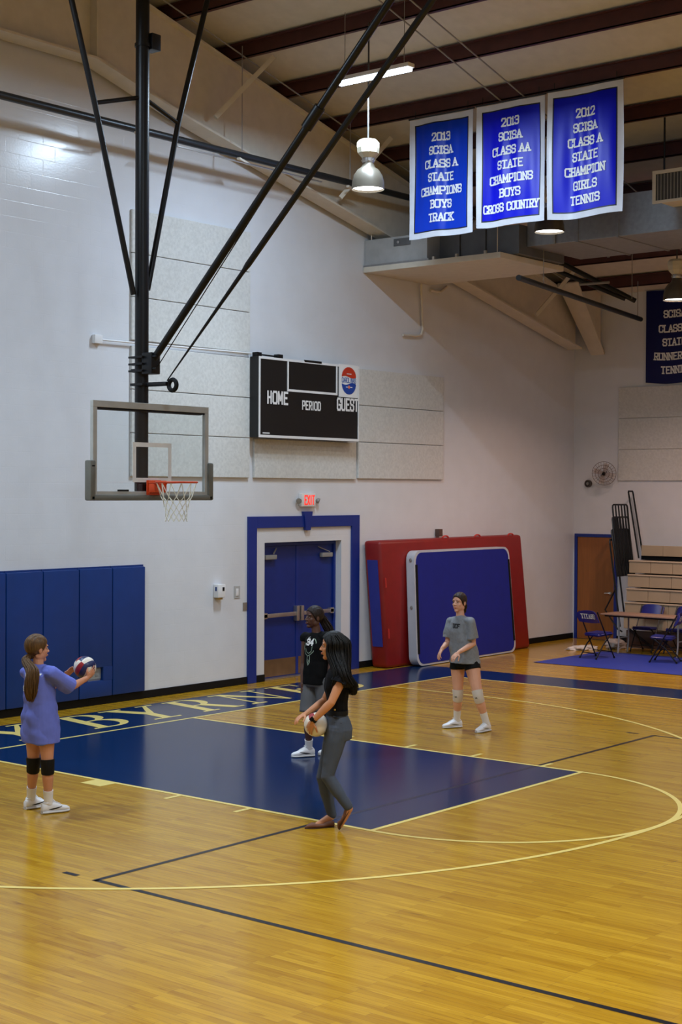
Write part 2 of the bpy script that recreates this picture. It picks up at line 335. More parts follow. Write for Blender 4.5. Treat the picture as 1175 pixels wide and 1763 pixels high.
# big serif letters in the border, bottoms towards the court
def floor_letter(ch, x0, w):
    mb = MB(); T, t, y0, H = 0.155, 0.05, 0.27, 1.02
    def q(pts): mb.add([(x0+a*w+0.16*(b*H), y0+b*H, 0.0022+.00004*len(mb.f)) for a, b in pts], [tuple(range(len(pts)))])
    def bar(a0, a1, b0, b1): q([(a0, b0), (a1, b0), (a1, b1), (a0, b1)])
    def bowl(cx, cb, rx, rb, tx, tb, a0, a1, n=14):
        for i in range(n):
            u0, u1 = [math.radians(a0+(a1-a0)*(i+k)/n) for k in (0, 1)]
            q([(cx+(rx-tx)*math.cos(u0), cb+(rb-tb)*math.sin(u0)), (cx+rx*math.cos(u0), cb+rb*math.sin(u0)), (cx+rx*math.cos(u1), cb+rb*math.sin(u1)), (cx+(rx-tx)*math.cos(u1), cb+(rb-tb)*math.sin(u1))])
    Tw, sw = T/w, t
    if ch == 'B':
        bar(.12, .12+Tw, 0, 1); bar(0, .5, 0, sw); bar(0, .5, 1-sw, 1); bar(.12, .5, .5, .5+sw)
        bowl(.5, .25+sw/2, .5, .25+sw/2, Tw, sw, -90, 90); bowl(.48, .75, .42, .25, Tw, sw, -90, 90)
    if ch == 'R':
        bar(.1, .1+Tw, 0, 1); bar(0, .42, 0, sw); bar(0, .5, 1-sw, 1); bar(.1, .5, .48, .48+sw); bowl(.45, .74, .42, .26, Tw, sw, -90, 90)
        q([(.42, .5), (.42+Tw*1.1, .52), (.98, .04), (.98-Tw*.9, 0)]); bar(.8, 1.1, 0, sw)
    if ch == 'Y':
        bar(.42, .42+Tw, 0, .45); bar(.22, .82, 0, sw); q([(.02, 1), (.02+Tw*1.15, 1), (.44+Tw, .45), (.42, .42)]); q([(.46, .42), (.44+Tw, .45), (.98, 1), (.90, 1)])
        bar(-.1, .38, 1-sw, 1); bar(.72, 1.1, 1-sw, 1)
    if ch == 'N':
        bar(.14, .2, 0, 1); bar(.84, .90, 0, 1); q([(.06, 1), (.06+Tw*1.2, 1), (.90, .0), (.84, 0)]); bar(.02, .34, 0, sw); bar(.7, 1.04, 1-sw, 1); bar(-.04, .2, 1-sw, 1)
    if ch == 'E':
        bar(.14, .14+Tw, 0, 1); bar(0, .9, 0, sw); bar(0, .86, 1-sw, 1); bar(.14, .6, .5, .5+sw); bar(.82, .9, 0, .24); bar(.78, .86, .78, 1); bar(.56, .62, .4, .64)
    if ch == 'S':
        bowl(.5, .74, .42, .26, Tw*.8, sw, 20, 270); bowl(.5, .26, .46, .26, Tw*.8, sw, -160, 90); bar(.84, .92, .68, 1); bar(.06, .14, 0, .3)
    return obj('letter', mb, M_LINE, floor, smooth=0)
for ch, x0, w in (('Y', -0.98, .80), ('B', 0.36, .70), ('Y', 1.20, .80), ('R', 2.28, .72), ('N', 3.22, .92), ('E', 4.40, .68), ('S', 5.30, .58)): floor_letter(ch, x0, w)

# walls
DX0, DX1, DZ = 5.19, 7.07, 2.15
wb = MB()
for pts in ([(-WX-.3, 0), (DX0, 0), (DX0, roof_z(DX0)), (0, roof_z(0)), (-WX-.3, roof_z(WX+.3))],
            [(DX0, DZ), (DX1, DZ), (DX1, roof_z(DX1)), (DX0, roof_z(DX0))],
            [(DX1, 0), (WX+.3, 0), (WX+.3, roof_z(WX+.3)), (DX1, roof_z(DX1))]):
    wb.plate([(x, WY, z) for x, z in pts], (0, 0.3, 0))
wall_back = structure(obj('wall_back', wb, M_WALL, base=(0, WY, 0), smooth=0))
wall_right = structure(obj('wall_right', MB().box((WX, FY-.3, 0), (WX+.3, WY+.3, roof_z(WX))), M_WALL, base=(WX, 0, 0), smooth=0))
wall_left = structure(obj('wall_left', MB().box((-WX-.3, FY-.3, 0), (-WX, WY+.3, roof_z(WX))), M_WALL, base=(-WX, 0, 0), smooth=0))
wf = MB().plate([(x, FY-.3, z) for x, z in [(-WX-.3, 0), (WX+.3, 0), (WX+.3, roof_z(WX+.3)), (0, roof_z(0)), (-WX-.3, roof_z(WX+.3))]], (0, .3, 0))
wall_front = structure(obj('wall_front', wf, M_WALL, base=(0, FY, 0), smooth=0))
cl = MB()
for s in (-1, 1): cl.plate([(0, FY-.3, roof_z(0)), (s*(WX+.3), FY-.3, roof_z(WX+.3)), (s*(WX+.3), WY+.3, roof_z(WX+.3)), (0, WY+.3, roof_z(0))], (0, 0, .12))
ceiling = structure(obj('ceiling', cl, M_CEIL, base=(0, 0, 10.52), smooth=0))
for s in (-1, 1):
    for k in range(12):
        x = s*(0.46+1.2*k); zb = 10.30-0.25*abs(x); mb = MB()
        mb.box((x-.012, FY, zb), (x+.012, WY-.02, zb+.22)); mb.box((x-.012, FY, zb), (x+.075, WY-.02, zb+.012)); mb.box((x-.075, FY, zb+.196), (x+.012, WY-.02, zb+.206))
        obj('purlin', mb, M_PURLIN, ceiling, smooth=0)
# steel frame against the end wall
def raf_low(x):
    x = abs(x); return 8.73 if x < 1.4 else (8.73-(x-1.4)*0.27 if x < 3.0 else 8.298-(x-3.0)*0.2225)
for s in (-1, 1):
    mb = MB(); xs = [0.0, 1.4, 3.0, 6.0, 9.0, 12.0, 14.1]
    for a, b in zip(xs, xs[1:]):
        la, lb, ta, tb = raf_low(a), raf_low(b), 10.29-.25*a, 10.29-.25*b
        mb.plate([(s*a, 1.60, la), (s*b, 1.60, lb), (s*b, 1.60, tb), (s*a, 1.60, ta)], (0, .02, 0))
        mb.plate([(s*a, 1.45, la), (s*b, 1.45, lb), (s*b, 1.45, lb-.03), (s*a, 1.45, la-.03)], (0, .32, 0))
        mb.plate([(s*a, 1.50, ta-.03), (s*b, 1.50, tb-.03), (s*b, 1.50, tb), (s*a, 1.50, ta)], (0, .22, 0))
    mb.plate([(s*1.4, 1.46, 8.7), (s*1.4, 1.46, 9.93), (s*1.42, 1.46, 9.93), (s*1.42, 1.46, 8.7)], (0, .28, 0))
    obj('rafter', mb, M_STEEL_W, ceiling, smooth=0)
    hb = MB()   # sloping haunch where the frame meets the side wall
    hb.plate([(s*13.15, 1.45, 6.98), (s*14.46, 1.45, 5.70), (s*14.46, 1.15, 5.70), (s*13.15, 1.00, 6.98)], (s*.025, 0, .025))
    hb.plate([(s*13.17, 1.24, 6.98), (s*14.47, 1.24, 5.72), (s*14.47, 1.24, 6.98)], (0, .02, 0))
    obj('haunch', hb, M_STEEL_W, ceiling, smooth=0)
    for a, b in (((3.6, 1.40, 8.34), (4.35, 0.95, 9.30)), ((6.45, 1.40, 7.62), (7.05, 0.85, 8.60)), ((9.3, 1.4, 6.95), (9.95, .95, 7.9)), ((12.3, 1.4, 6.3), (12.9, .95, 7.15))):
        obj('flange_brace', MB().beam((s*a[0], a[1], a[2]), (s*b[0], b[1], b[2]), .07, .07), M_STEEL_W, ceiling, smooth=0)
# baseboards, door surround
def bb(name, a, b): return structure(obj(name, MB().box(a, b, .008), M_BLACK, smooth=0))
bb('baseboard_back', (-WX, WY-.02, 0), (4.79, WY, .11))
bb('baseboard_back', (4.98, WY-.02, 0), (DX0, WY, .11)); bb('baseboard_back', (DX1, WY-.02, 0), (7.31, WY, .11)); bb('baseboard_back', (7.52, WY-.02, 0), (WX-.02, WY, .11))
bb('baseboard_right', (WX-.02, 1.89-.08, 0), (WX, 1.80, .11)); bb('baseboard_right', (WX-.02, -20, 0), (WX, .86, .11))
tr = MB()
tr.box((4.79, WY-.035, 0), (4.98, WY, 2.56), .004); tr.box((7.31, WY-.035, 0), (7.51, WY, 2.56), .004); tr.box((4.98, WY-.035, 2.38), (7.31, WY, 2.56), .004)
trim = structure(obj('trim_1', tr, M_TRIM, smooth=0))
obj('keystone', MB().plate([(6.06, WY-.06, 2.63), (6.27, WY-.06, 2.63), (6.22, WY-.06, 2.33), (6.11, WY-.06, 2.33)], (0, .055, 0)), M_TRIM, trim, smooth=0)
# blue double door set back in its opening
OFF_D = V(((DX0+DX1)/2, 1.98, 0))
d1 = bpy.data.objects.new('door_1', None); C.objects.link(d1); d1.location = OFF_D; OFF[d1] = OFF_D; structure(d1)
fr = MB(); fr.box((DX0, 1.97, 0), (DX0+.05, 2.10, DZ)); fr.box((DX1-.05, 1.97, 0), (DX1, 2.10, DZ)); fr.box((DX0+.05, 1.97, DZ-.06), (DX1-.05, 2.10, DZ)); obj('door_frame', fr, M_TRIM, d1, smooth=0)
xm = (DX0+DX1)/2
for a, b, s in ((DX0+.052, xm-.004, 1), (xm+.004, DX1-.052, -1)):
    lf = obj('door_leaf', MB().box((a, 2.00, .015), (b, 2.045, DZ-.063), .003), M_DOORBLUE, d1, smooth=0)
    obj('kick_plate', MB().box((a+.02, 1.996, .03), (b-.02, 2.0, .30)), M_KICK, lf, smooth=0)
    pb = MB(); pb.box((a+.02, 1.93, .965), (b-.02, 1.955, 1.03), .008); e = b-.05 if s == 1 else a+.05
    pb.box((e-.035, 1.915, .88), (e+.035, 1.999, 1.12), .01); pb.box((a+.03 if s == 1 else b-.12, 1.93, .95), (a+.12 if s == 1 else b-.03, 1.999, 1.045), .008); obj('push_bar', pb, M_CHROME, lf)
    cb = MB(); c0 = a+.07 if s == 1 else b-.33; cb.box((c0, 1.93, 1.88), (c0+.26, 1.999, 1.95), .008); obj('door_closer', cb, M_GREY, lf)
    obj('closer_arm', MB().beam((c0+.2, 1.95, 1.965), (c0-.05 if s == -1 else c0+.3, 1.985, 2.05), .02, .012), M_GREY, lf, smooth=0)
obj('meeting_stile', MB().box((xm-.03, 1.99, .02), (xm+.03, 2.0, DZ-.07)), M_TRIM, d1, smooth=0)
obj('threshold', MB().box((DX0, 1.86, 0.002), (DX1, 2.05, .014), .003), M_CHROME, d1, smooth=0)
# wooden door in the right wall
OFF_D2 = V((WX, 1.40, 0)); d2 = bpy.data.objects.new('door_2', None); C.objects.link(d2); d2.location = OFF_D2; OFF[d2] = OFF_D2; structure(d2)
f2 = MB(); f2.box((WX-.04, 1.80, 0), (WX, 1.74, 2.12)); f2.box((WX-.04, .90, 0), (WX, .84, 2.12)); f2.box((WX-.04, .90, 2.06), (WX, 1.74, 2.12)); obj('door_frame', f2, M_TRIM, d2, smooth=0)
l2 = obj('door_leaf', MB().box((WX-.025, .905, .01), (WX-.002, 1.735, 2.055), .003), M_WOOD, d2, smooth=0)
hd = MB(); hd.cyl((WX-.026, .97, .95), (WX-.06, .97, .95), .028); hd.tube([(WX-.06, .97, .95), (WX-.075, .99, .95), (WX-.075, 1.09, .945)], .012); obj('handle', hd, M_CHROME, l2)

# ================================================================ things on the walls
def panel(x0, z0, label, y=WY, x1=None):
    return tag(obj('acoustic_panel', MB().box((x0+.004, y-.045, z0+.004), ((x1 or x0+2.44)-.004, y-.002, z0+.606), .008), M_PANEL, smooth=0), label, 'panel', 'acoustic panels on the end wall')
rows = ['lowest', 'middle', 'top']
for i in range(3):
    panel(2.36, 3.15+i*.612, 'grey-white acoustic panel behind the glass backboard, %s of the lower stack of three' % rows[i])
    panel(2.36, 5.06+i*.612, 'grey-white acoustic panel beside the black hoop mast, %s of the upper stack of three' % rows[i])
    panel(7.45, 3.165+i*.612, 'grey-white acoustic panel right of the scoreboard, %s of three' % rows[i])
panel(4.90, 3.15, 'grey-white acoustic panel directly below the scoreboard', x1=7.40)
for i in range(3):
    o = obj('acoustic_panel', MB().box((WX-.045, .82, 3.19+i*.615), (WX-.002, -1.60, 3.80+i*.615), .008), M_PANEL, smooth=0)
    tag(o, 'beige-lit acoustic panel on the right wall above the bleachers, %s of three' % rows[i], 'panel', 'acoustic panels on the right wall')
# wall pads
names = ['fifth navy wall pad from the white wall, at the left edge', 'fourth navy wall pad from the white wall, behind the girl in the purple shirt', 'third navy wall pad from the white wall', 'second navy wall pad from the white wall, with the outlet cut-out', 'navy wall pad nearest the white wall and blue door']
edges = [-.45, .17, .78, 1.40, 2.00, 2.62]
for i in range(5):
    t = thing('wall_pad', ((edges[i]+edges[i+1])/2, WY-.03, .11), names[i], 'wall pad', 'wall pads under the basket')
    mb = MB(); a, b = edges[i]+.006, edges[i+1]-.006
    if i == 3:   # cut-out round an outlet
        mb.box((a, WY-.065, .115), (b, WY-.004, .34), .015); mb.box((a, WY-.065, .52), (b, WY-.004, 1.88), .015); mb.box((a, WY-.065, .335), (1.55, WY-.004, .525)); mb.box((1.83, WY-.065, .335), (b, WY-.004, .525))
    else: mb.box((a, WY-.065, .115), (b, WY-.004, 1.88), .018)
    obj('cushion', mb, M_PAD, t); obj('nailing_strip', MB().box((a, WY-.02, 1.875), (b, WY-.003, 1.905)), M_PAD, t, smooth=0)
t = thing('wall_outlet', (1.69, WY-.01, .35), 'steel wall outlet plate in the pad cut-out behind the held volleyball', 'outlet')
obj('plate', MB().box((1.56, WY-.025, .36), (1.82, WY-.003, .50), .004), mat('outlet_steel', (170, 172, 170), .4, metal=.3), t); 
for k in range(2): obj('socket', MB().box((1.62+k*.09, WY-.03, .40), (1.67+k*.09, WY-.025, .46), .003), M_GREY, t)
# scoreboard
t = thing('scoreboard', (6.345, WY+.0, 3.82), 'black scoreboard with white HOME, PERIOD and GUEST lettering on the end wall', 'scoreboard')
SY = WY-.24
obj('case', MB().box((4.93, SY+.006, 3.79), (7.36, WY-.05, 5.02), .006), mat('black_scoreboard_case', (14, 13, 14), .45), t, smooth=0)
def srect(mb, x0, x1, z0, z1, d=.004): mb.box((x0, SY-d, z0), (x1, SY+.008, z1))
mb = MB(); srect(mb, 4.93, 7.36, 3.79, 3.83); srect(mb, 4.93, 7.36, 4.985, 5.02); srect(mb, 4.93, 4.96, 3.83, 4.985); srect(mb, 7.335, 7.36, 3.83, 4.985)
obj('border', mb, M_WHITE, t, smooth=0)
mb = MB(); srect(mb, 5.58, 5.61, 4.52, 4.985); srect(mb, 6.77, 6.80, 4.52, 4.985); srect(mb, 5.61, 6.77, 4.52, 4.555); obj('clock_frame', mb, M_WHITE, t, smooth=0)
def sP(d): return lambda s, tt, e=0: V((s, SY-d-e, tt))
for w, cx, z, lw, h, pt, th in (('HOME', 5.35, 4.32, .085, .175, .125, .034), ('PERIOD', 6.15, 4.26, .058, .125, .082, .024), ('GUEST', 7.06, 4.29, .08, .18, .112, .034)):
    mb = MB(); letters(mb, w, sP(.006), cx, z, lw, h, pt, th, serif=False, seg=1); obj('lettering', mb, M_WHITE, t, smooth=0)
obj('lettering', MB().box((5.02, SY-.004, 3.85), (5.17, SY+.008, 3.866)), M_WHITE, t, smooth=0)
pn = obj('sponsor_panel', MB().box((6.84, SY-.006, 4.50), (7.32, SY+.008, 5.03)), M_WHITE, t, smooth=0)
lc, lz = 7.085, 4.775
def disc_part(z0, z1, wave, jag, n=40):
    pts = []
    for i in range(n+1):
        a = math.pi*i/n; r = .19*(1+(jag if i % 2 else 0)); pts.append((lc+.93*r*math.cos(a), SY-.010, lz+z0+r*math.sin(a)*z1))
    for i in range(9): x = -1+2*i/8; pts.append((lc+.176*x, SY-.010, lz+z0+wave*math.sin(x*3.0)))
    return MB().plate(pts, (0, .006, 0))
obj('emblem_cap', disc_part(.055, .82, -.016, .07), mat('emblem_red', (188, 52, 28), .4), pn, smooth=0)
obj('emblem_base', disc_part(-.055, -.88, .018, .05), mat('emblem_blue', (20, 62, 150), .4), pn, smooth=0)
mb = MB(); letters(mb, 'CAROLINAS', lambda s, tt, e=0: V((s, SY-.0085-e, tt)), lc, lz-.035, .034, .075, .043, .011, serif=False, seg=1); obj('emblem_lettering', mb, mat('emblem_letter_blue', (62, 90, 160), .4), pn, smooth=0)
for a, b, z in ((-.08, -.025, -.115), (.03, .085, -.115), (-.06, .06, .10)): obj('emblem_strapline', MB().box((lc+a, SY-.0115, lz+z), (lc+b, SY-.010, lz+z+.012)), M_WHITE, pn, smooth=0)
mb = MB(); mb.lathe((lc, SY-.010, lz-.108), [(.026, 0), (.026, .002)], 16, (0, -1, 0)); obj('emblem_dot', mb, mat('emblem_orange', (226, 120, 84), .4), pn)
obj('maker_plate', MB().box((5.98, SY-.006, 5.0), (6.40, SY+.01, 5.035)), M_BLACKMET, t, smooth=0)
for x in (4.97, 5.46): obj('bracket', MB().box((x, WY-.16, 5.02), (x+.11, WY-.06, 5.09), .006), M_BLACKMET, t)
obj('bracket_rod', MB().cyl((5.0, WY-.11, 5.06), (5.55, WY-.11, 5.055), .012), M_BLACKMET, t)
t.location.x -= 0.145; t.location.z -= 0.02
# conduit with its junction box
t = thing('electric_conduit', (3.4, WY-.02, 5.02), 'thin white conduit with a junction box running along the wall to the scoreboard', 'conduit')
obj('pipe', MB().cyl((1.80, WY-.06, 5.015), (4.80, WY-.06, 5.05), .013), M_WHITE, t); obj('junction_box', MB().box((1.66, WY-.07, 4.96), (1.80, WY-.003, 5.08), .008), M_WHITE, t)
# exit sign with lamp heads
t = thing('exit_sign', (6.17, WY-.02, 2.70), 'lit red EXIT sign with two emergency lamp heads above the blue door', 'exit sign')
obj('housing', MB().box((5.99, WY-.07, 2.71), (6.33, WY-.003, 2.92), .008), M_WHITE, t)
mb = MB(); letters(mb, 'EXIT', lambda s, tt, e=0: V((s, WY-.0725-e, tt)), 6.175, 2.745, .050, .135, .072, .024, serif=False, seg=1); obj('lettering', mb, emat('exit_red_glow', (255, 60, 48), 1.1), t, smooth=0)
for s in (-1, 1):
    mb = MB(); mb.cyl((6.16+s*.16, WY-.04, 2.815), (6.16+s*.215, WY-.06, 2.80), .012); mb.lathe((6.16+s*.23, WY-.05, 2.805), [(.02, -.02), (.042, .0), (.045, .035), (.02, .037)], 14, (s*.5, -.8, -.35)); obj('lamp_head', mb, M_GREY, t)
# dispenser, switch, small plate
t = thing('hand_sanitizer_dispenser', (4.14, WY-.05, 1.30), 'small white wall dispenser with dark window left of the light switch', 'dispenser')
obj('body', MB().box((4.05, WY-.11, 1.36), (4.21, WY-.003, 1.56), .014), M_WHITE, t); obj('window', MB().box((4.14, WY-.114, 1.46), (4.18, WY-.109, 1.515)), M_BLACK, t, smooth=0); obj('label_strip', MB().box((4.045, WY-.08, 1.46), (4.051, WY-.05, 1.52)), M_PAD, t, smooth=0); obj('nozzle', MB().box((4.08, WY-.09, 1.33), (4.17, WY-.03, 1.362), .006), mat('amber_nozzle', (170, 140, 70), .4), t)
t = thing('light_switch', (4.56, WY-.01, 1.30), 'white paddle light switch on a grey plate beside the blue door trim', 'light switch')
obj('plate', MB().box((4.50, WY-.008, 1.32), (4.63, WY-.001, 1.51), .003), mat('grey_switch_plate', (176, 176, 174), .5), t, smooth=0); obj('paddle', MB().box((4.535, WY-.016, 1.36), (4.595, WY-.008, 1.47), .004), M_WHITE, t)
tag(obj('steel_plate', MB().box((4.70, WY-.012, 1.13), (4.788, WY-.001, 1.25), .004), mat('dull_steel_plate', (150, 140, 128), .4, metal=.4), smooth=0), 'small steel cover plate touching the blue door trim', 'wall plate')

# ================================================================ crash mats leaning on the end wall
def soft_block(c8, name, m, parent, ch=.07, seg=3):
    """rounded box from 8 corners: bottom fl, fr, br, bl then top fl, fr, br, bl"""
    bm = bmesh.new(); vs = [bm.verts.new(p) for p in c8]
    for f in [(0,3,2,1),(4,5,6,7),(0,1,5,4),(1,2,6,5),(2,3,7,6),(3,0,4,7)]: bm.faces.new([vs[i] for i in f])
    bmesh.ops.bevel(bm, geom=bm.edges[:], offset=ch, segments=seg, profile=.5, affect='EDGES'); mb = MB(); mb.bm(bm); return obj(name, mb, m, parent)
t = thing('crash_mat', (10.0, 1.6, 0), 'large red vinyl crash mat with a blue end panel standing on edge against the wall', 'gym mat')
soft_block([(7.78, 1.41, .004), (12.24, 1.43, .004), (12.30, 1.76, .004), (7.74, 1.74, .004), (7.64, 1.48, 2.13), (12.0, 1.50, 2.15), (12.1, 1.82, 2.15), (7.60, 1.82, 2.13)], 'cover', M_RED, t, .06)
obj('end_panel', MB().plate([V((7.78, 1.41, 0)).lerp(V((7.74, 1.74, 0)), s_).lerp(V((7.64, 1.48, 2.13)).lerp(V((7.60, 1.82, 2.13)), s_), k_)+V((-.002, 0, 0)) for s_, k_ in ((.22, .17), (.8, .17), (.8, .85), (.22, .85))], (-.012, 0, 0)), mat('blue_vinyl_panel', (44, 52, 140), .45), t, smooth=0)
def loop(mb, c, ax1, ax2, r1, r2, r=.014, n=12, a0=0, a1=180):
    c, ax1, ax2 = V(c), V(ax1), V(ax2); mb.tube([c+ax1*(r1*math.cos(math.radians(a0+(a1-a0)*i/n)))+ax2*(r2*math.sin(math.radians(a0+(a1-a0)*i/n))) for i in range(n+1)], r, 6); return mb
for z in (1.45, .55): obj('handle', loop(MB(), (12.02+.18*(1-z/2.1), 1.58, z), (0, 0, 1), (1, 0, 0), .11, .07), mat('red_webbing', (190, 40, 30), .6), t)
for x in (9.6, 10.6, 11.7): obj('handle', loop(MB(), (x, 1.55, 2.14), (1, 0, 0), (0, 0, 1), .09, .035), MATS['red_webbing'], t)
for z in (.6, 1.45): obj('handle', MB().beam((7.80-.07*z, 1.36+.03*z, z-.09), (7.79-.07*z, 1.365+.03*z, z+.07), .02, .02), MATS['red_webbing'], t, smooth=0)
t = thing('tumbling_mat', (9.9, 1.3, 0), 'blue carpeted tumbling mat with white vinyl sides leaning on the red crash mat', 'gym mat')
F = [(8.27, 1.17, .012), (11.44, 1.24, .012), (11.27, 1.31, 1.95), (8.33, 1.30, 1.95)]
off = V((-.01, .16, 0))
def rounded(quad, rad, n=5):
    out = []; q = [V(p) for p in quad]
    for i in range(4):
        p, a, b = q[i], (q[i-1]-q[i]).normalized(), (q[(i+1) % 4]-q[i]).normalized()
        for k in range(n+1):
            th = math.pi/2*k/n; out.append(p+a*rad*(1-math.sin(th))+b*rad*(1-math.cos(th)))
    return out
ro = rounded(F, .16); mb = MB(); mb.loft([[p+off for p in ro], [p+off*.5+V((0, 0, .0)) for p in ro], [p for p in ro]]); obj('side_wall', mb, M_MATWHITE, t, smooth=50)
cen = sum((V(p) for p in F), V())/4
ri = [cen+(p-cen)*.968-off*.03 for p in ro]; obj('carpet_top', MB().loft([[p+off*.1 for p in ri], ri]), M_MATBLUE, t)
obj('hook_strip', MB().beam(V((8.33, 1.178, .22)), V((8.375, 1.278, 1.72)), .05, .008, up=(.15, 1, -.08)), M_BLACK, t, smooth=0)
obj('hook_strip', MB().beam(V((11.37, 1.24, .22)), V((11.24, 1.296, 1.72)), .05, .008, up=(.15, 1, -.08)), M_BLACK, t, smooth=0)
for z in (1.0, 1.8): obj('air_valve', MB().lathe((8.262+.025*z, 1.26+.05*z, z), [(.028, 0), (.028, .006), (.016, .01), (.001, .01)], 12, (-1, 0, 0)), M_GREY, t)
t = thing('wall_box', (9.75, WY-.04, 2.17), 'small brown and white box on the wall just above the red mat', 'wall box')
obj('cover', MB().box((9.70, WY-.10, 2.16), (9.80, WY-.003, 2.29), .008), mat('brown_plastic', (90, 66, 56), .5), t); obj('lens', MB().box((9.80, WY-.09, 2.18), (9.84, WY-.01, 2.28), .008), M_WHITE, t)

# ================================================================ basketball goal
BY, PY = -1.113, -0.915
goal = thing('basketball_goal', (0, PY, 2.85), 'black ceiling-hung basketball goal with glass backboard, orange rim and white net', 'basketball hoop')
mast = obj('mast', MB().cyl((0, PY, 2.92), (0, PY, 10.25), .08, n=24), M_BLACKMET, goal)
for z in (8.17,): obj('clamp', MB().box((.06, PY-.10, z-.09), (.20, PY+.06, z+.10), .01), M_BLACKMET, mast)
obj('mast_cap', MB().cyl((0, PY, 8.10), (0, PY, 8.14), .092, n=24), M_BLACKMET, mast)
for s, a, b, c in ((-1, (-.13, 5.22), (-.73, 7.31), (-1.62, 10.1)), (1, (.09, 5.30), (.58, 7.33), (1.43, 10.1))):
    br = obj('sway_brace', MB().tube([(a[0], PY, a[1]), (b[0], PY, b[1]), (c[0], PY, c[1])], .034, 12), M_BLACKMET, goal)
    obj('cross_strut', MB().cyl((b[0], PY, b[1]), (s*.08, PY, 7.50), .026), M_BLACKMET, br)
fb = obj('front_brace', MB().cyl((.0, PY-.15, 4.42), (.0, PY-.15-5.75, 10.2), .042), M_BLACKMET, goal)
sl0 = V((0, PY-.15, 4.42)); dd = (V((0, -5.75, 5.78))).normalized()
obj('sleeve', MB().cyl(sl0+dd*3.35, sl0+dd*3.62, .062), M_BLACKMET, fb)
p0, p1 = V((0.03, -1.31, 4.22)), V((0.03, -7.3, 10.0)); mb = MB(); mb.tube([p0, p0.lerp(p1, .2), p0.lerp(p1, .21), p1], [.007, .026, .036, .036], 10); obj('folding_strut', mb, M_BLACKMET, goal)
obj('hoist_cable', MB().cyl((.03, PY-.2, 4.35), (.03, -6.6, 10.15), .006, n=6), M_BLACKMET, goal)
mb = MB()
for z in (4.50, 4.42, 4.34): mb.box((-.11, PY-.12, z-.012), (.11, PY+.11, z+.012), .004)
mb.box((-.07, PY-.24, 4.30), (.07, PY-.07, 4.55), .012); obj('brace_clamp', mb, M_BLACKMET, goal)
for z in (4.50, 4.36): obj('clamp_bolt', MB().cyl((-.05, PY-.3, z), (-.05, PY+.12, z), .012, n=8), M_BLACKMET, goal)
mb = MB(); mb.box((-.09, PY-.11, 4.17), (.09, PY+.10, 4.20), .004); mb.cyl((0, PY-.05, 4.185), (0, -1.34, 4.18), .026); obj('wheel_arm', mb, M_BLACKMET, goal)
mb = MB(); mb.tube([V((0.03, -1.40, 4.165))+V((.0, math.cos(a)*.062, math.sin(a)*.062)) for a in [2*math.pi*i/20 for i in range(20)]], .026, 8, closed=True); obj('crank_eye', mb, M_BLACK, goal)
# backboard
mb = MB(); mb.box((-.915, BY, 3.885), (.915, BY+.05, 3.96), .004); mb.box((-.915, BY, 2.89), (-.855, BY+.05, 3.885), .004)
mb.box((.855, BY, 2.89), (.915, BY+.05, 3.885), .004); mb.box((-.855, BY, 2.89), (.855, BY+.05, 2.945), .004)
board = obj('backboard_frame', mb, mat('pale_grey_aluminium', (178, 180, 176), .4, metal=.2), goal, smooth=0)
gm = bpy.data.materials.new('backboard_glass'); gm.use_nodes = True; nt = gm.node_tree; nt.nodes.clear()
o_ = nt.nodes.new('ShaderNodeOutputMaterial'); mixs = nt.nodes.new('ShaderNodeMixShader'); tr_ = nt.nodes.new('ShaderNodeBsdfTransparent'); gs = nt.nodes.new('ShaderNodeBsdfGlossy')
tr_.inputs[0].default_value = (.90, .935, .93, 1); gs.inputs['Roughness'].default_value = .05; mixs.inputs[0].default_value = .05
nt.links.new(tr_.outputs[0], mixs.inputs[1]); nt.links.new(gs.outputs[0], mixs.inputs[2]); nt.links.new(mixs.outputs[0], o_.inputs[0])
mb = MB(); mb.add([(-.856, BY+.02, 2.944), (.856, BY+.02, 2.944), (.856, BY+.02, 3.886), (-.856, BY+.02, 3.886)], [(0, 1, 2, 3)])
obj('glass', mb, gm, board, smooth=0)
mb = MB()
for a, b in (((-.305, 3.05), (-.255, 3.507)), ((.255, 3.05), (.305, 3.507)), ((-.255, 3.457), (.255, 3.507)), ((-.255, 3.05), (.255, 3.10))): mb.box((a[0], BY+.012, a[1]), (b[0], BY+.017, b[1]))
obj('target_square', mb, mat('white_glass_paint', (226, 228, 226), .4), board, smooth=0)
mb = MB()
for a, b in (((-.85, 3.868), (.85, 3.884)),): mb.box((a[0], BY+.005, a[1]), (b[0], BY+.06, b[1]))
obj('seal', mb, M_BLACK, board, smooth=0)
M_PADG = mat('grey_edge_padding', (104, 104, 96), .6)
mb = MB(); mb.box((-.97, BY-.03, 2.84), (.97, BY+.075, 2.905), .02); mb.box((-.975, BY-.03, 2.84), (-.895, BY+.075, 3.29), .02); mb.box((.895, BY-.03, 2.84), (.975, BY+.075, 3.29), .02); pad = obj('edge_padding', mb, M_PADG, board)
obj('pad_mark', MB().box((-.955, BY-.034, 3.22), (-.915, BY-.029, 3.235)), M_BLACK, pad, smooth=0)
obj('data_plate', MB().box((-.55, BY-.004, 2.945), (-.38, BY+.002, 2.965)), M_BLACK, board, smooth=0)
obj('mounting_bar', MB().box((-.12, BY+.05, 2.95), (.12, BY+.12, 3.03), .006), M_BLACKMET, board)
obj('mounting_bar', MB().box((-.85, BY+.05, 3.86), (.85, BY+.12, 3.90), .006), M_BLACKMET, board)
M_ORANGE = mat('orange_rim_paint', (206, 66, 18), .42)
RC = V((0, BY-.15-.235, 3.05)); rim = None
mb = MB(); mb.box((-.11, BY-.02, 2.90), (.11, BY-.002, 3.075), .006); mb.box((-.10, BY-.12, 3.035), (.10, BY-.02, 3.07), .006)
for s in (-1, 1): mb.beam((s*.09, BY-.02, 2.93), (s*.06, BY-.16, 3.045), .012, .03)
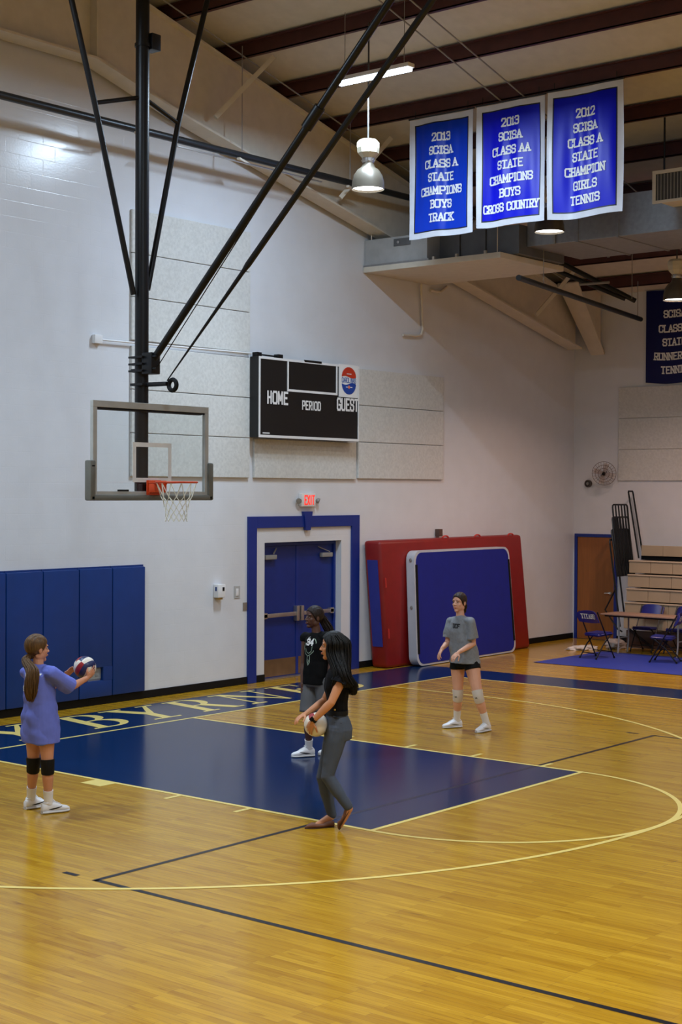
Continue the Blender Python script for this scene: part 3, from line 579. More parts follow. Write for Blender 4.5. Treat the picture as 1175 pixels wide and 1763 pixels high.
mb.box((-.1, BY-.13, 2.93), (.1, BY-.02, 3.04), .02)
rim = obj('rim_bracket', mb, M_ORANGE, goal)
obj('rim_ring', MB().tube([RC+V((math.cos(a)*.235, math.sin(a)*.235, 0)) for a in [2*math.pi*i/40 for i in range(40)]], .011, 8, closed=True), M_ORANGE, rim)
for s in (-1, 1): obj('rim_arm', MB().tube([(s*.09, BY-.10, 3.045), (s*.12, BY-.2, 3.045), (s*.19, RC.y+.14, 3.048)], .010, 6), M_ORANGE, rim)
mb = MB(); NL = 12; zs = [0, -.16, -.22, -.28, -.335, -.39, -.44]; rs = [.235, .175, .15, .135, .125, .12, .125]
rnd = random.Random(3)
def npt(i, k):
    a = 2*math.pi*(i+(.5 if k % 2 else 0))/NL; r = rs[k]; return RC+V((math.cos(a)*r, math.sin(a)*r, zs[k]-.005))
for i in range(NL):
    for k in range(len(zs)-1):
        for d in ((0, 1) if k % 2 == 0 else (1, 0)):
            j = (i-1+d) if k % 2 == 0 else (i+d)
            mb.cyl(npt(i, k), npt(j, k+1)+V((rnd.uniform(-.006, .006), rnd.uniform(-.006, .006), 0)), .0042, n=5)
obj('net', mb, mat('white_net_cord', (222, 220, 205), .8), goal)

# ================================================================ overhead: heater pipe, lamps, strip light, banners, ducts
t = thing('overhead_pipe', (4, 1.2, 7.75), 'long dark overhead heater pipe hung on rods in front of the end wall', 'pipe')
obj('pipe', MB().cyl((-3.5, 1.2, 7.80), (8.9, 1.2, 7.84), .052), mat('dark_steel_pipe', (54, 58, 62), .35, metal=.5), t)
obj('reflector_strip', MB().beam((2.6, 1.17, 7.715), (5.7, 1.17, 7.72), .05, .012), M_CHROME, t, smooth=0)
for x in (-1.6, 1.95, 3.95, 6.45, 8.6):
    obj('hanger', MB().beam((x-.18, 1.10, 7.74), (x+.16, 1.22, 7.73), .05, .03), M_STEEL_W, t, smooth=0)
    obj('hanger_rod', MB().cyl((x, 1.2, 7.85), (x, 1.2, 10.3-.25*abs(x)+.1), .008, n=6), M_CHROME, t)
M_BELL = mat('ribbed_aluminium_reflector', (92, 84, 72), .38, metal=.3); M_BALLAST = mat('cream_ballast_housing', (206, 196, 172), .5)
LENS = emat('lamp_lens_glow', (255, 253, 246), 9.0)
def high_bay(loc, label, col, power, group='high bay lamps over the court'):
    x, y, z = loc; t = thing('high_bay_lamp', (0, 0, 0), label, 'lamp', group); R = .225
    prof = [(R, 0), (R-.008, .10), (R-.03, .19), (R-.075, .26), (.095, .30), (.08, .34), (.075, .37)]
    bell = [(r-.006, h) for r, h in prof]
    mb = MB(); n = 32
    mb.loft([[V((math.cos(2*math.pi*j/n)*r, math.sin(2*math.pi*j/n)*r, h)) for j in range(n)] for r, h in prof+bell[::-1]], cap=False); obj('reflector', mb, M_BELL, t)
    obj('lamp_collar', MB().lathe((0, 0, .36), [(.08, 0), (.085, .02), (.085, .06), (.075, .07)], 20), M_CHROME, t)
    for k in range(8):
        a = 2*math.pi*k/8; obj('collar_bolt', MB().cyl((math.cos(a)*.08, math.sin(a)*.08, .39), (math.cos(a)*.095, math.sin(a)*.095, .39), .012, n=6), M_CHROME, t)
    obj('ballast_housing', MB().lathe((0, 0, .42), [(.08, 0), (.145, .07), (.155, .14), (.155, .21), (.12, .25), (.03, .255)], 8), M_BALLAST, t, smooth=0)
    obj('lens', MB().lathe((0, 0, .022), [(.001, -.004), (R-.07, -.002), (R-.016, .004), (R-.016, .012), (.001, .012)], 32), LENS, t)
    top = 10.32-.25*abs(x)-z; obj('stem', MB().cyl((0, 0, .62), (0, 0, top), .012, n=8), mat('dark_lamp_stem', (60, 58, 56), .6), t)
    t.location = loc
    l = lamp_light((0, 0, .004), power, col, 2*R-.02); l.parent = t; l['label'] = 'lamp light'
    return t
high_bay((4.0, -1.1, 7.06), 'bell shaped high bay lamp hanging left of the banners, near the strip light', LAMP_COOL, LAMP_W)
high_bay((7.3, -1.95, 6.84), 'bell shaped high bay lamp peeking out below the middle and right blue banners', LAMP_MID, LAMP_W*.5)
high_bay((10.7, -2.32, 6.14), 'bell shaped high bay lamp at the right edge, in front of the wall banner', LAMP_WARM, LAMP_W*2.2)
for x, cn in ((-9.6, 'far left'), (-4.0, 'left middle'), (4.0, 'right middle'), (10.7, 'far right')):  # columns of out-of-view lamps, added to light the hall
    for y, rn_ in ((-1.1, 'first'), (-9.0, 'second'), (-15.0, 'third'), (-21.0, 'fourth'), (-27.0, 'fifth')):
        if y == -1.1 and x > 0: continue
        high_bay((x, y, 7.06 if abs(x) < 5 else 6.2), 'added unseen high bay lamp in the %s column, %s row from the scoreboard wall' % (cn, rn_), LAMP_WARM if x > 5 else (LAMP_COOL if y > -3 else LAMP_MID), LAMP_W*(1.5 if y < -3 else 1.0)*(1.0 if x > 5 else (.45 if x > 0 else 1.2)))
tubem = emat('fluorescent_tube_glow', (228, 242, 255), 11.0)
def strip_light(x, y, z, label, power, group='strip lights hung under the roof'):
    t = thing('strip_light', (0, 0, 0), label, 'strip light', group)
    obj('housing', MB().box((-.07, -.62, .045), (.07, .62, .10), .008), M_WHITE, t)
    for a, b in ((.60, .03), (-.03, -.60)): obj('tube', MB().box((-.055, b, .0), (.055, a, .045), .015), tubem, t)
    for yy in (.5, -.5): obj('hanger_wire', MB().cyl((0, yy, .10), (0, yy, 10.32-.25*abs(x)-z), .005, n=6), M_GREY, t)
    t.location = (x, y, z)
    l = bpy.data.lights.new('strip_glow', 'AREA'); l.shape = 'RECTANGLE'; l.size = .10; l.size_y = 1.2; l.energy = power; l.color = (.62, .80, 1.0)
    lo = bpy.data.objects.new('strip_glow', l); C.objects.link(lo); lo.location = (0, 0, -.006); lo.parent = t; return t
strip_light(3.66, -1.46, 8.43, 'lit strip light hung under the roof above the hanging bell lamp', STRIP_W)
for x, cn in ((-3.62, 'left'), (3.62, 'right')):  # unseen strips, added so more light reaches the upper walls
    for y, rn_ in ((-1.26, 'first'), (-8.0, 'second'), (-15.0, 'third'), (-22.0, 'fourth')):
        if x > 0 and y > -2: continue
        strip_light(x, y, 8.52, 'added unseen strip light in the %s line, %s row from the scoreboard wall' % (cn, rn_), STRIP_W*(1 if y > -2 else (.8 if x < 0 else .3)))
M_SILVER = mat('silver_satin', (214, 216, 224), .35, var=.06); M_PIPING = mat('black_banner_piping', (14, 16, 30), .5); M_BTXT = mat('silver_banner_letters', (236, 238, 240), .45)
def banner(y0, lines, label, fold, seed, W=1.165, H=1.80, x=6.35, zt=8.62, col=(8, 18, 205), border=True, name='banner', group='championship banners hanging under the roof'):
    t = thing(name, (x, y0-W/2, zt-H), label, 'banner', group); rn = random.Random(seed); ph = [rn.uniform(0, 6) for _ in range(4)]
    def P(d):
        def f(s, tt, e=0):   # s from left to right, tt from the bottom up
            k = 1-tt/H; a = (.25+.75*(1-abs(2*k-1)**2))*fold
            dx = a*(math.sin(9.5*s/W+ph[0]+.8*k)+.6*math.sin(17*s/W+ph[1]-1.6*k)+.35*math.sin(28*s/W+ph[2]))
            sag = .02*math.sin(math.pi*s/W)+.012*math.sin(7*s/W+ph[3])
            return V((x+dx-d-e, y0-s, zt-H+tt-sag*(.3+.7*k)))
        return f
    def grid(s0, s1, t0, t1, d, ns, nt_, mb):
        f = P(d); k = len(mb.v); vs = [f(s0+(s1-s0)*i/ns, t0+(t1-t0)*j/nt_) for j in range(nt_+1) for i in range(ns+1)]
        mb.add(vs, [(j*(ns+1)+i, j*(ns+1)+i+1, (j+1)*(ns+1)+i+1, (j+1)*(ns+1)+i) for j in range(nt_) for i in range(ns)])
    m = mat('blue_satin_%d' % (col[2]+seed), col, .36, var=.03, spec=.25)
    mb = MB(); grid(0, W, 0, H, 0, 44, 40, mb); obj('field', mb, m, t, smooth=180)
    if border:
        w = .085; mb = MB(); grid(0, W, 0, w, .003, 44, 2, mb); grid(0, W, H-w, H, .003, 44, 2, mb); grid(0, w, w, H-w, .003, 4, 36, mb); grid(W-w, W, w, H-w, .003, 4, 36, mb); obj('border', mb, M_SILVER, t, smooth=180)
        v = .018; mb = MB(); grid(w, W-w, w, w+v, .003, 40, 1, mb); grid(w, W-w, H-w-v, H-w, .003, 40, 1, mb); grid(w, w+v, w+v, H-w-v, .003, 1, 36, mb); grid(W-w-v, W-w, w+v, H-w-v, .003, 1, 36, mb); obj('piping', mb, M_PIPING, t, smooth=180)
    for txt, tt, sc in lines:
        nar = .86 if len(txt) > 10 else 1.0; pt = .087*sc*nar; wid = lambda w: sum((.62 if c in 'I1' else (.6 if c == ' ' else 1.0))*pt for c in w); x_ = W*.5+.01-wid(txt)/2
        for word in txt.split(' '):
            mb = MB(); letters(mb, word, P(.007), x_+wid(word)/2, tt, .066*sc*nar, .108*sc, pt, .0225*sc, seg=3); obj('lettering', mb, M_BTXT, t, smooth=0); x_ += wid(word)+.6*pt
    if border:
        obj('hanging_rod', MB().cyl((x, y0+.02, zt+.015), (x, y0-W-.02, zt+.015), .012, n=8), M_BLACKMET, t)
        for s in (.1, W-.1): obj('hanging_cord', MB().cyl((x, y0-s, zt+.02), (x, y0-s, zt+.13), .005, n=5), M_BLACKMET, t)
def rows_(ws, t0, dt): return [(w, t0-i*dt, 1.0) for i, w in enumerate(ws)]
banner(-.05, rows_(['2013', 'SCISA', 'CLASS A', 'STATE', 'CHAMPIONS', 'BOYS', 'TRACK'], 1.43, .2), 'blue silver-bordered banner ending in BOYS TRACK, leftmost of the three', .034, 1, col=(6, 56, 190), zt=8.60)
banner(-1.28, rows_(['2013', 'SCISA', 'CLASS AA', 'STATE', 'CHAMPIONS', 'BOYS', 'CROSS COUNTRY'], 1.43, .203), 'blue silver-bordered banner ending in BOYS CROSS COUNTRY, middle of the three', .024, 2, zt=8.61, H=1.77)
banner(-2.50, rows_(['2012', 'SCISA', 'CLASS A', 'STATE', 'CHAMPION', 'GIRLS', 'TENNIS'], 1.40, .2), 'blue silver-bordered banner ending in GIRLS TENNIS, rightmost of the three', .022, 5, W=1.19)
# ducts: unit on a shelf at the wall, then the long main duct
t = thing('air_handler', (8.5, .5, 6.6), 'grey sheet metal air handler on a white ceiling shelf against the end wall', 'air handler')
obj('drip_shelf', MB().box((7.60, -.88, 6.60), (9.50, WY-.01, 6.69), .006), M_STEEL_W, t, smooth=0)
u = obj('cabinet', MB().box((7.63, .55, 6.72), (9.40, WY-.01, 7.14), .008), mat('light_grey_sheet', (176, 178, 178), .45, metal=.3), t, smooth=0)
obj('access_plate', MB().box((7.615, 1.22, 6.98), (7.63, .88, 7.10), .004), M_DUCTDK, u); obj('bottom_flange', MB().box((7.60, .5, 6.69), (9.42, WY-.01, 6.72)), M_GALV, u, smooth=0)
obj('latch', MB().cyl((7.61, 1.12, 7.04), (7.60, 1.12, 7.04), .022), M_CHROME, u)
tz = obj('plenum', MB().box((7.98, -.98, 6.70), (9.35, .55, 7.16), .006), M_DUCTDK, t, smooth=0)
for y in (.15, -.35): obj('flange', MB().box((7.955, y-.012, 6.695), (9.37, y+.012, 7.18)), M_DUCTDK, tz, smooth=0)
for y in (.45, 0.0, -.55): obj('foot', MB().box((7.66, y-.02, 6.69), (7.70, y+.02, 6.75)), M_STEEL_W, t, smooth=0)
for y in (1.7, -.8):
    for x in (7.64, 9.46): obj('hanger_rod', MB().cyl((x, y, 6.69), (x, y, 10.32-.25*x), .008, n=6), M_STEEL_W, t)
t = thing('main_duct', (9, -5, 6.8), 'long grey rectangular ventilation duct running out over the court behind the banners', 'duct')
obj('duct_body', MB().box((8.20, -.99, 6.83), (9.85, -12.0, 7.46), .005), M_GALV, t, smooth=0)
for y in (-1.9, -2.6, -3.9, -5.2, -6.5): obj('joint_flange', MB().box((8.185, y-.018, 6.815), (9.865, y+.018, 7.47)), M_GALV, t, smooth=0)
for y in (-1.5, -4.6, -8): 
    for x in (8.17, 9.88): obj('hanger_strap', MB().box((x-.006, y-.02, 6.82), (x+.006, y+.02, 10.32-.25*x)), M_GREY, t, smooth=0)
t = thing('supply_vent', (7.9, -4.2, 7.15), 'framed louvre supply vent box at the right edge beside the duct', 'vent')
obj('box', MB().box((7.60, -3.53, 7.16), (8.18, -4.75, 7.56), .005), M_STEEL_W, t, smooth=0)
mb = MB(); mb.box((7.575, -3.50, 7.12), (7.60, -4.78, 7.16)); mb.box((7.575, -3.50, 7.54), (7.60, -4.78, 7.59)); mb.box((7.575, -3.50, 7.16), (7.60, -3.55, 7.54)); mb.box((7.575, -4.73, 7.16), (7.60, -4.78, 7.54)); obj('frame', mb, M_STEEL_W, t, smooth=0)
obj('grille_backing', MB().box((7.592, -3.55, 7.16), (7.60, -4.73, 7.54)), mat('dark_grille', (70, 70, 68), .6), t, smooth=0)
for k in range(22): obj('grille_slat', MB().box((7.582, -3.575-k*.052, 7.165), (7.592, -3.587-k*.052, 7.535)), mat('grille_slat', (140, 138, 132), .5), t, smooth=0)
for y in (-3.6, -4.6): obj('hanger_rod', MB().cyl((7.75, y, 7.56), (7.75, y, 10.32-.25*7.75), .014, n=6), M_BLACKMET, t)
# wall conduit under the shelf
t = thing('drain_pipe', (9.2, WY, 5.7), 'thin bent drain pipe on the wall below the air handler shelf', 'pipe')
obj('pipe', MB().tube([(9.15, 1.78, 6.59), (9.18, 1.80, 6.45), (9.24, 1.81, 5.80), (9.2, 1.81, 5.70), (9.1, 1.81, 5.67), (8.67, 1.81, 5.65)], .02, 8), M_STEEL_W, t)
obj('pipe_elbow', MB().tube([(9.45, 1.80, 6.50), (9.75, 1.80, 6.50), (9.95, 1.80, 6.62)], .025, 8), M_STEEL_W, t)
# folded black goal frame near the right wall
t = thing('folded_goal_frame', (10.8, -1, 6.2), 'black bars of a folded side goal frame hanging under the roof by the right wall', 'goal frame')
for a, b, r in (((7.55, -1.25, 6.25), (13.7, -.06, 6.25), .045), (tuple(px(945, 441, 27.2)), (12.37, -.66, 6.42), .045), (tuple(px(950, 462, 27.0)), (11.89, -.72, 6.40), .04)):
    bar = obj('bar', MB().cyl(a, b, r), M_BLACKMET, t)
obj('cross_bar', MB().cyl(px(998, 490, 26.6), px(1050, 486, 26.4), .022), M_GREY, t)
for x, y, z in ((13.5, -.1, 6.25), (8.6, -1.05, 6.25), (12.2, -.68, 6.44)): obj('hanger_chain', MB().cyl((x, y, z), (x, y, 10.32-.25*x), .007, n=5), M_GREY, t)
# brace rods following the roof slope just under the purlins
for y, lab in ((1.23, 'thin steel brace rod running up the roof slope beside the end wall'), (-1.63, 'thin steel roof brace rod above the banners, the left of the pair'), (-2.03, 'thin steel roof brace rod above the banners, the right of the pair')):
    tag(obj('brace_rod', MB().cyl((.6, y, 10.285-.15), (13.6, y, 10.285-3.4), .011, n=6), M_GREY), lab, 'rod', 'roof brace rods')
banner(.22, [('SCISA', 1.27, 1.15), ('CLASS A', .99, 1.15), ('STATE', .73, 1.15), ('RUNNER UP', .46, 1.15), ('TENNIS', .20, 1.15)], 'dark blue banner ending in RUNNER UP TENNIS hung flat on the right wall', .003, 9, W=1.2, H=1.79, x=14.44, zt=6.88, col=(14, 20, 84), border=False, group='banner on the right wall')

# ================================================================ right side: bleachers, fan, table, chairs, tarp
BX = 13.5
t = thing('bleachers', (14.0, -3, 0), 'closed tan plastic bleachers stacked against the right wall behind the table', 'bleachers')
zr = [.36, .62, .88, 1.145, 1.41]
M_NOSE = mat('pale_nosing', (188, 168, 142), .45)
for i, z0 in enumerate(zr):
    x = BX+.05*i; row = obj('row_frame', MB().box((x+.05, .14, z0+.005), (14.40, -9.0, z0+.235)), M_BLACK, t, smooth=0)
    for k in range(20):
        y1 = .15-k*.457; obj('face_board', MB().box((x, y1-.002, z0+.012), (x+.05, y1-.453, z0+.225), .006), M_TAN, row, smooth=0)
    obj('nosing', MB().box((x-.02, .15, z0+.225), (x+.14, -9.0, z0+.25), .006), M_NOSE, row, smooth=0)
row = obj('back_row_frame', MB().box((14.05, .08, 1.66), (14.46, -9.0, 1.74)), M_BLACK, t, smooth=0)
for k in range(20): obj('face_board', MB().box((14.0, .05-k*.457, 1.74), (14.05, .05-k*.457-.453, 1.94), .006), M_TAN, row, smooth=0)
obj('kick_frame', MB().box((BX+.06, .12, 0.02), (BX+.10, -9.0, .33)), mat('dark_brown_skirt', (58, 40, 32), .6), t, smooth=0)
for k in range(8):
    y = .05-k*1.2; obj('strut', MB().beam((BX+.04, y, .35), (BX+.06, y-.5, .02), .04, .04), M_BLACKMET, t, smooth=0)
t = thing('guard_rails', (14.0, .3, .3), 'nested black tube guard rails standing up at the end of the bleachers', 'railing')
def rail(y, zt, lean, x0, x1, zb, n, r=.017):
    """one end rail: rounded loop with upright bars; top at zt, foot drifting along -y"""
    mb = MB(); f = lambda a, k: V((x0+(x1-x0)*a, y-lean*(1-k), zb+(zt-zb)*k))
    mb.tube([f(0, 0), f(0, .95), f(.02, .985), f(.08, 1), f(.92, 1), f(.98, .985), f(1, .95), f(1, 0)], r, 8)
    for i in range(1, n): mb.cyl(f(i/n, 0), f(i/n, 1), r*.9, n=8)
    return mb
obj('rail', rail(.42, 2.72, .12, 13.52, 14.1, 1.60, 5), M_BLACKMET, t); obj('rail', rail(.40, 2.48, .12, 13.48, 14.1, 1.55, 6), M_BLACKMET, t); obj('rail', rail(.39, 2.24, .14, 13.44, 14.1, 1.35, 9, .021), M_BLACKMET, t)
obj('rail', rail(.44, 2.98, .24, 14.18, 14.36, 1.68, 1), M_BLACKMET, t); obj('rail', rail(.41, 2.05, .24, 13.40, 13.62, .40, 1), M_BLACKMET, t)
obj('rail_brace', MB().tube([(13.5, .33, 1.1), (13.5, .55, .70), (13.5, .28, .35), (13.5, .18, .30)], .016, 8), M_BLACKMET, t)
# wall fan and the round cap beside it
t = thing('wall_fan', (14.3, 1.04, 3.33), 'wire guarded wall fan with dark hub above the wooden door', 'fan')
FC = V((14.22, 1.0, 3.33)); FN = V((-.9, -.35, -.18)).normalized(); fx = FN.cross(V((0, 0, 1))).normalized(); fy = fx.cross(FN)
M_WIRE = mat('dull_wire_guard', (120, 104, 98), .45, metal=.3)
mb = MB()
for r in (.235, .17, .11): mb.tube([FC+FN*(.05-.1*(r/.235-.5))+(fx*math.cos(a)+fy*math.sin(a))*r for a in [2*math.pi*i/36 for i in range(36)]], .005, 5, closed=True)
for i in range(24):
    a = 2*math.pi*i/24; e = fx*math.cos(a)+fy*math.sin(a); mb.tube([FC+FN*.085+e*.04, FC+FN*.06+e*.15, FC+e*.235], .0025, 4)
obj('wire_guard', mb, M_WIRE, t)
obj('hub', MB().lathe(FC, [(.03, 0), (.036, .05), (.03, .085), (.002, .09)], 16, FN), M_BLACK, t)
for i in range(4):
    a = 2*math.pi*i/4+.4; e = fx*math.cos(a)+fy*math.sin(a); g_ = fx*-math.sin(a)+fy*math.cos(a)
    obj('blade', MB().plate([FC+e*.03-g_*.02, FC+e*.10-g_*.06, FC+e*.2-g_*.07, FC+e*.215+g_*.03+FN*.02, FC+e*.1+g_*.04+FN*.02, FC+e*.03+g_*.02], FN*.003), mat('smoky_blade', (196, 184, 178), .4), t)
obj('motor', MB().cyl(FC-FN*.12, FC, .05), M_GREY, t); obj('arm', MB().tube([FC-FN*.1, (14.40, 1.15, 3.30), (14.495, 1.2, 3.26)], .02, 8), M_GREY, t)
t = thing('round_wall_vent', (14.45, 1.5, 3.13), 'round grey vent cap on the wall left of the fan', 'vent cap')
obj('ring', MB().lathe((14.499, 1.50, 3.13), [(.075, 0), (.075, .05), (.06, .06), (.058, .03), (.002, .03)], 20, (-1, 0, 0)), mat('dark_grey_cap', (86, 78, 72), .6), t); obj('centre', MB().lathe((14.47, 1.50, 3.13), [(.03, 0), (.03, .03), (.001, .032)], 14, (-1, 0, 0)), M_GREY, t)
# blue tarp
mb = MB(); nx, ny = 12, 30
for j in range(ny+1):
    for i in range(nx+1):
        x = 10.2+2.4*i/nx; y = .10-8*j/ny; mb.v.append(V((x, y, .006+.004*noise.noise(V((x*2, y*2, 0))))))
for j in range(ny):
    for i in range(nx): a = j*(nx+1)+i; mb.f.append((a, a+1, a+nx+2, a+nx+1)); mb.mi.append(0)
tag(obj('floor_tarp', mb, mat('blue_floor_cover', (38, 56, 150), .5, var=.05), base=(11.4, -4, 0)), 'flat blue floor cover laid under the table and chairs', 'floor cover')
# folding table
t = thing('folding_table', (12.5, -1, 0), 'long brown-edged folding table with grey legs in front of the bleachers', 'table')
obj('tabletop', MB().box((12.24, -.06, .715), (12.84, -1.88, .74), .006), mat('tabletop_laminate', (150, 118, 98), .4), t); obj('apron', MB().box((12.30, -.12, .685), (12.78, -1.82, .715)), M_BLACKMET, t, smooth=0)
for y in (-.38, -1.56):
    for x in (12.36, 12.72): obj('leg', MB().tube([(x, y, .69), (x, y, .25), (x, y+.02, .02)], .016, 8), M_GREY, t)
    obj('leg_bar', MB().cyl((12.36, y, .3), (12.72, y, .3), .012), M_GREY, t)
# folding chairs
M_SEAT = mat('navy_vinyl_seat', (20, 28, 112), .4)
def chair(loc, ang, label, text):
    t = thing('folding_chair', (0, 0, 0), label, 'chair', 'padded folding chairs round the table')
    # faces +x; rear at -x
    for s in (-.21, .21):
        obj('leg', MB().tube([(-.25, s, .84), (-.23, s, .80), (.02, s, .36), (.22, s, .015)], .012, 8), M_BLACKMET, t)
        obj('leg', MB().tube([(.16, s*.88, .42), (-.05, s*.88, .25), (-.24, s*.88, .015)], .012, 8), M_BLACKMET, t)
        obj('foot_cap', MB().cyl((.215, s, .03), (.225, s, .002), .017, n=8), M_BLACK, t); obj('foot_cap', MB().cyl((-.235, s*.88, .03), (-.247, s*.88, .002), .017, n=8), M_BLACK, t)
    obj('stretcher', MB().cyl((.16, -.21, .12), (.16, .21, .12), .009, n=8), M_BLACKMET, t); obj('stretcher', MB().cyl((-.17, -.185, .10), (-.17, .185, .10), .009, n=8), M_BLACKMET, t)
    bm = bmesh.new(); bmesh.ops.create_cube(bm, size=1)
    for v in bm.verts: v.co = V((v.co.x*.40, v.co.y*(.40 if v.co.x > 0 else .36), v.co.z*.055))
    bmesh.ops.bevel(bm, geom=bm.edges[:], offset=.025, segments=3, affect='EDGES'); mb = MB(); mb.bm(bm, Matrix.Translation((.03, 0, .43)) @ Matrix.Rotation(-.05, 4, 'Y')); obj('seat', mb, M_SEAT, t)
    nb, mb = 14, MB(); rings = []
    for i in range(nb+1):
        a = -1+2*i/nb; y = a*.225; bx = -.245+.05*(a*a)*-1+.03; zt = .86-.035*a**4-.02*a*a; zb = .63+.02*a*a
        rings.append([V((bx+d, y, z)) for d, z in ((-.014+.06, zb), (-.022+.01, (zb+zt)/2), (-.014-.03, zt), (.006-.03, zt), (.012+.01, (zb+zt)/2), (.006+.06, zb))])
    mb.loft(rings); br = obj('backrest', mb, M_SEAT, t)
    if text:
        mb = MB()
        def P(s, tt, e=0):
            a = max(-1, min(1, -s/.225)); bx = -.245-.05*a*a+.03; k = (tt-.63)/.23
            return V((bx-.016+.06-.09*k-.010*math.sin(math.pi*k)-.006-e, -s, tt))
        letters(mb, 'TITANS', P, 0, .715, .040, .075, .058, .015, seg=3); obj('lettering', mb, mat('cream_letters', (226, 224, 206), .5), br, smooth=0)
    t.location = loc; t.rotation_euler = (0, 0, math.radians(ang)); return t
chair((11.53, -.40, .006), -10, 'navy padded folding chair with TITANS on its back, left of the table', True)
chair((11.75, -1.62, .006), 105, 'navy padded folding chair cut off by the right edge, in front of the table', True)
chair((13.14, -.52, .006), 182, 'navy folding chair tucked behind the table near its left end', False)
chair((13.16, -1.20, .006), 176, 'navy folding chair tucked behind the table near the right edge', False)
# crumpled white bag on the floor
bm = bmesh.new(); bmesh.ops.create_icosphere(bm, subdivisions=4, radius=1)
for v in bm.verts:
    p = v.co.copy(); k = 1+.45*noise.noise(p*2.1)+.2*noise.noise(p*5); v.co = V((p.x*.30*k, p.y*.17*k, max(-.02, p.z*.055*k)+.022))
mb = MB(); mb.bm(bm, Matrix.Translation((12.68, .55, 0)) @ Matrix.Rotation(-.4, 4, 'Z')); tag(obj('plastic_bag', mb, mat('white_bag', (210, 200, 190), .5), smooth=60), 'crumpled white bag on the floor between the chair and the wooden door', 'bag')
bm = bmesh.new(); bmesh.ops.create_icosphere(bm, subdivisions=4, radius=1)
for v in bm.verts:
    p = v.co.copy(); k = 1+.4*noise.noise(p*1.8+V((3, 1, 2)))+.2*noise.noise(p*6); v.co = V((p.x*.2*k, p.y*.2*k, max(-.06, p.z*.13*k)+.062))
mb = MB(); mb.bm(bm, Matrix.Translation((13.27, .20, 0))); tag(obj('clear_bag', mb, mat('grey_bag', (150, 140, 132), .4), smooth=60), 'grey bundled bag on the floor at the foot of the bleachers', 'bag')

# ================================================================ people
HR = V((AR.x, AR.y, 0)).normalized(); HF = V((AF.x, AF.y, 0)).normalized(); UP = V((0, 0, 1))
def gp(u, v):
    d = (px(u, v, 1.0)-CAM); return CAM+d*(-CAM.z/d.z)
def remesh(mb, voxel, it=2, factor=.5):
    me = mb.mesh('tmp', smooth=0); o = bpy.data.objects.new('tmp', me); C.objects.link(o)
    r = o.modifiers.new('r', 'REMESH'); r.mode = 'VOXEL'; r.voxel_size = voxel; r.use_smooth_shade = True
    s = o.modifiers.new('s', 'SMOOTH'); s.factor = factor; s.iterations = it
    dg = bpy.context.evaluated_depsgraph_get(); out = bpy.data.meshes.new_from_object(o.evaluated_get(dg))
    bpy.data.objects.remove(o, do_unlink=True); bpy.data.meshes.remove(me); return out
def skin_obj(name, mb, m, parent, voxel=.006, it=2, disp=None):
    me = remesh(mb, voxel, it); off = OFF[parent]
    if disp:
        ns = [v.normal.copy() for v in me.vertices]
        for v, n in zip(me.vertices, ns): v.co = disp(v.co.copy(), n)
    for v in me.vertices: v.co -= off
    for p in me.polygons: p.use_smooth = True
    me.name = name; return link(name, me, m, parent, off)
def ball_(mb, c, r): mb.ell(c, r, r, r, 14, 8)
def limb(mb, pts, rad, n=14):
    mb.tube(pts, rad, n); ball_(mb, pts[0], rad[0]); ball_(mb, pts[-1], rad[-1])
    for p, r in zip(pts[1:-1], rad[1:-1]): ball_(mb, p, r*.99)
def sleeve(mb, pts, rad, n=18): mb.tube(pts, rad, n); ball_(mb, pts[0], rad[0])
def yoke(mb, neck, sh): limb(mb, [along(neck, sh, .25)-UP*.045, along(neck, sh, .6)-UP*.022, sh], [.058, .060, .060])
def oval(c, F, w, d, up=UP, n=28, e=1.0):
    F = V(F); F = (F-up*F.dot(up)).normalized(); R = F.cross(up).normalized(); c = V(c); out = []
    for j in range(n):
        a = 2*math.pi*j/n; ca, sa = math.cos(a), math.sin(a)
        out.append(c+R*w*math.copysign(abs(ca)**e, ca)+F*d*math.copysign(abs(sa)**e, sa))
    return out
def frame(F, tilt=0.0, roll=0.0):
    F = V(F).normalized(); R = F.cross(UP).normalized(); M = Matrix((R, F, UP)).transposed()
    return M @ Matrix.Rotation(tilt, 3, 'X') @ Matrix.Rotation(roll, 3, 'Y')
def hand(mb, w, tip, pn, side, curl=.35, splay=1.0, sc=1.0):
    """w wrist, tip rough fingertip direction target, pn palm normal, side +1 thumb towards dir x pn"""
    w, tip, pn = V(w), V(tip), V(pn); d = (tip-w).normalized(); pn = (pn-d*pn.dot(d)).normalized(); ac = d.cross(pn)*side
    M = Matrix((ac, d, pn)).transposed()
    mb.ell(w+d*.048*sc, .036*sc, .05*sc, .0155*sc, 14, 10, M); mb.ell(w+d*.068*sc+pn*.001, .036*sc, .026*sc, .014*sc, 12, 8, M)
    limb(mb, [w-d*.02, w+d*.03*sc], [.0235*sc, .022*sc], 10)
    for k, (o, L) in enumerate(((.030, .064), (.010, .073), (-.010, .069), (-.029, .054))):
        p = w+d*(.083 if k in (1, 2) else .078)*sc+ac*o*sc; dirv = (d+ac*(o*2.6*splay)).normalized(); a = curl*(.7+.12*k); pts = [p-dirv*.012]; 
        for j, fr in enumerate((.45, .32, .23)):
            ax = pn; dv = (dirv*math.cos(a*(j+.6))+ax*math.sin(a*(j+.6))); pts.append(pts[-1]+dv*L*fr*sc*1.12)
        limb(mb, pts, [.0085*sc, .0082*sc, .0076*sc, .0066*sc], 8)
    p = w+d*.022*sc+ac*.026*sc; t1 = (d*.62+ac*.72+pn*.35).normalized(); t2 = (d*.85+ac*.35+pn*.5).normalized()
    limb(mb, [p-ac*.012, p+t1*.032*sc, p+t1*.032*sc+t2*.03*sc, p+t1*.032*sc+t2*.052*sc], [.013*sc, .0105*sc, .0092*sc, .0075*sc], 8)
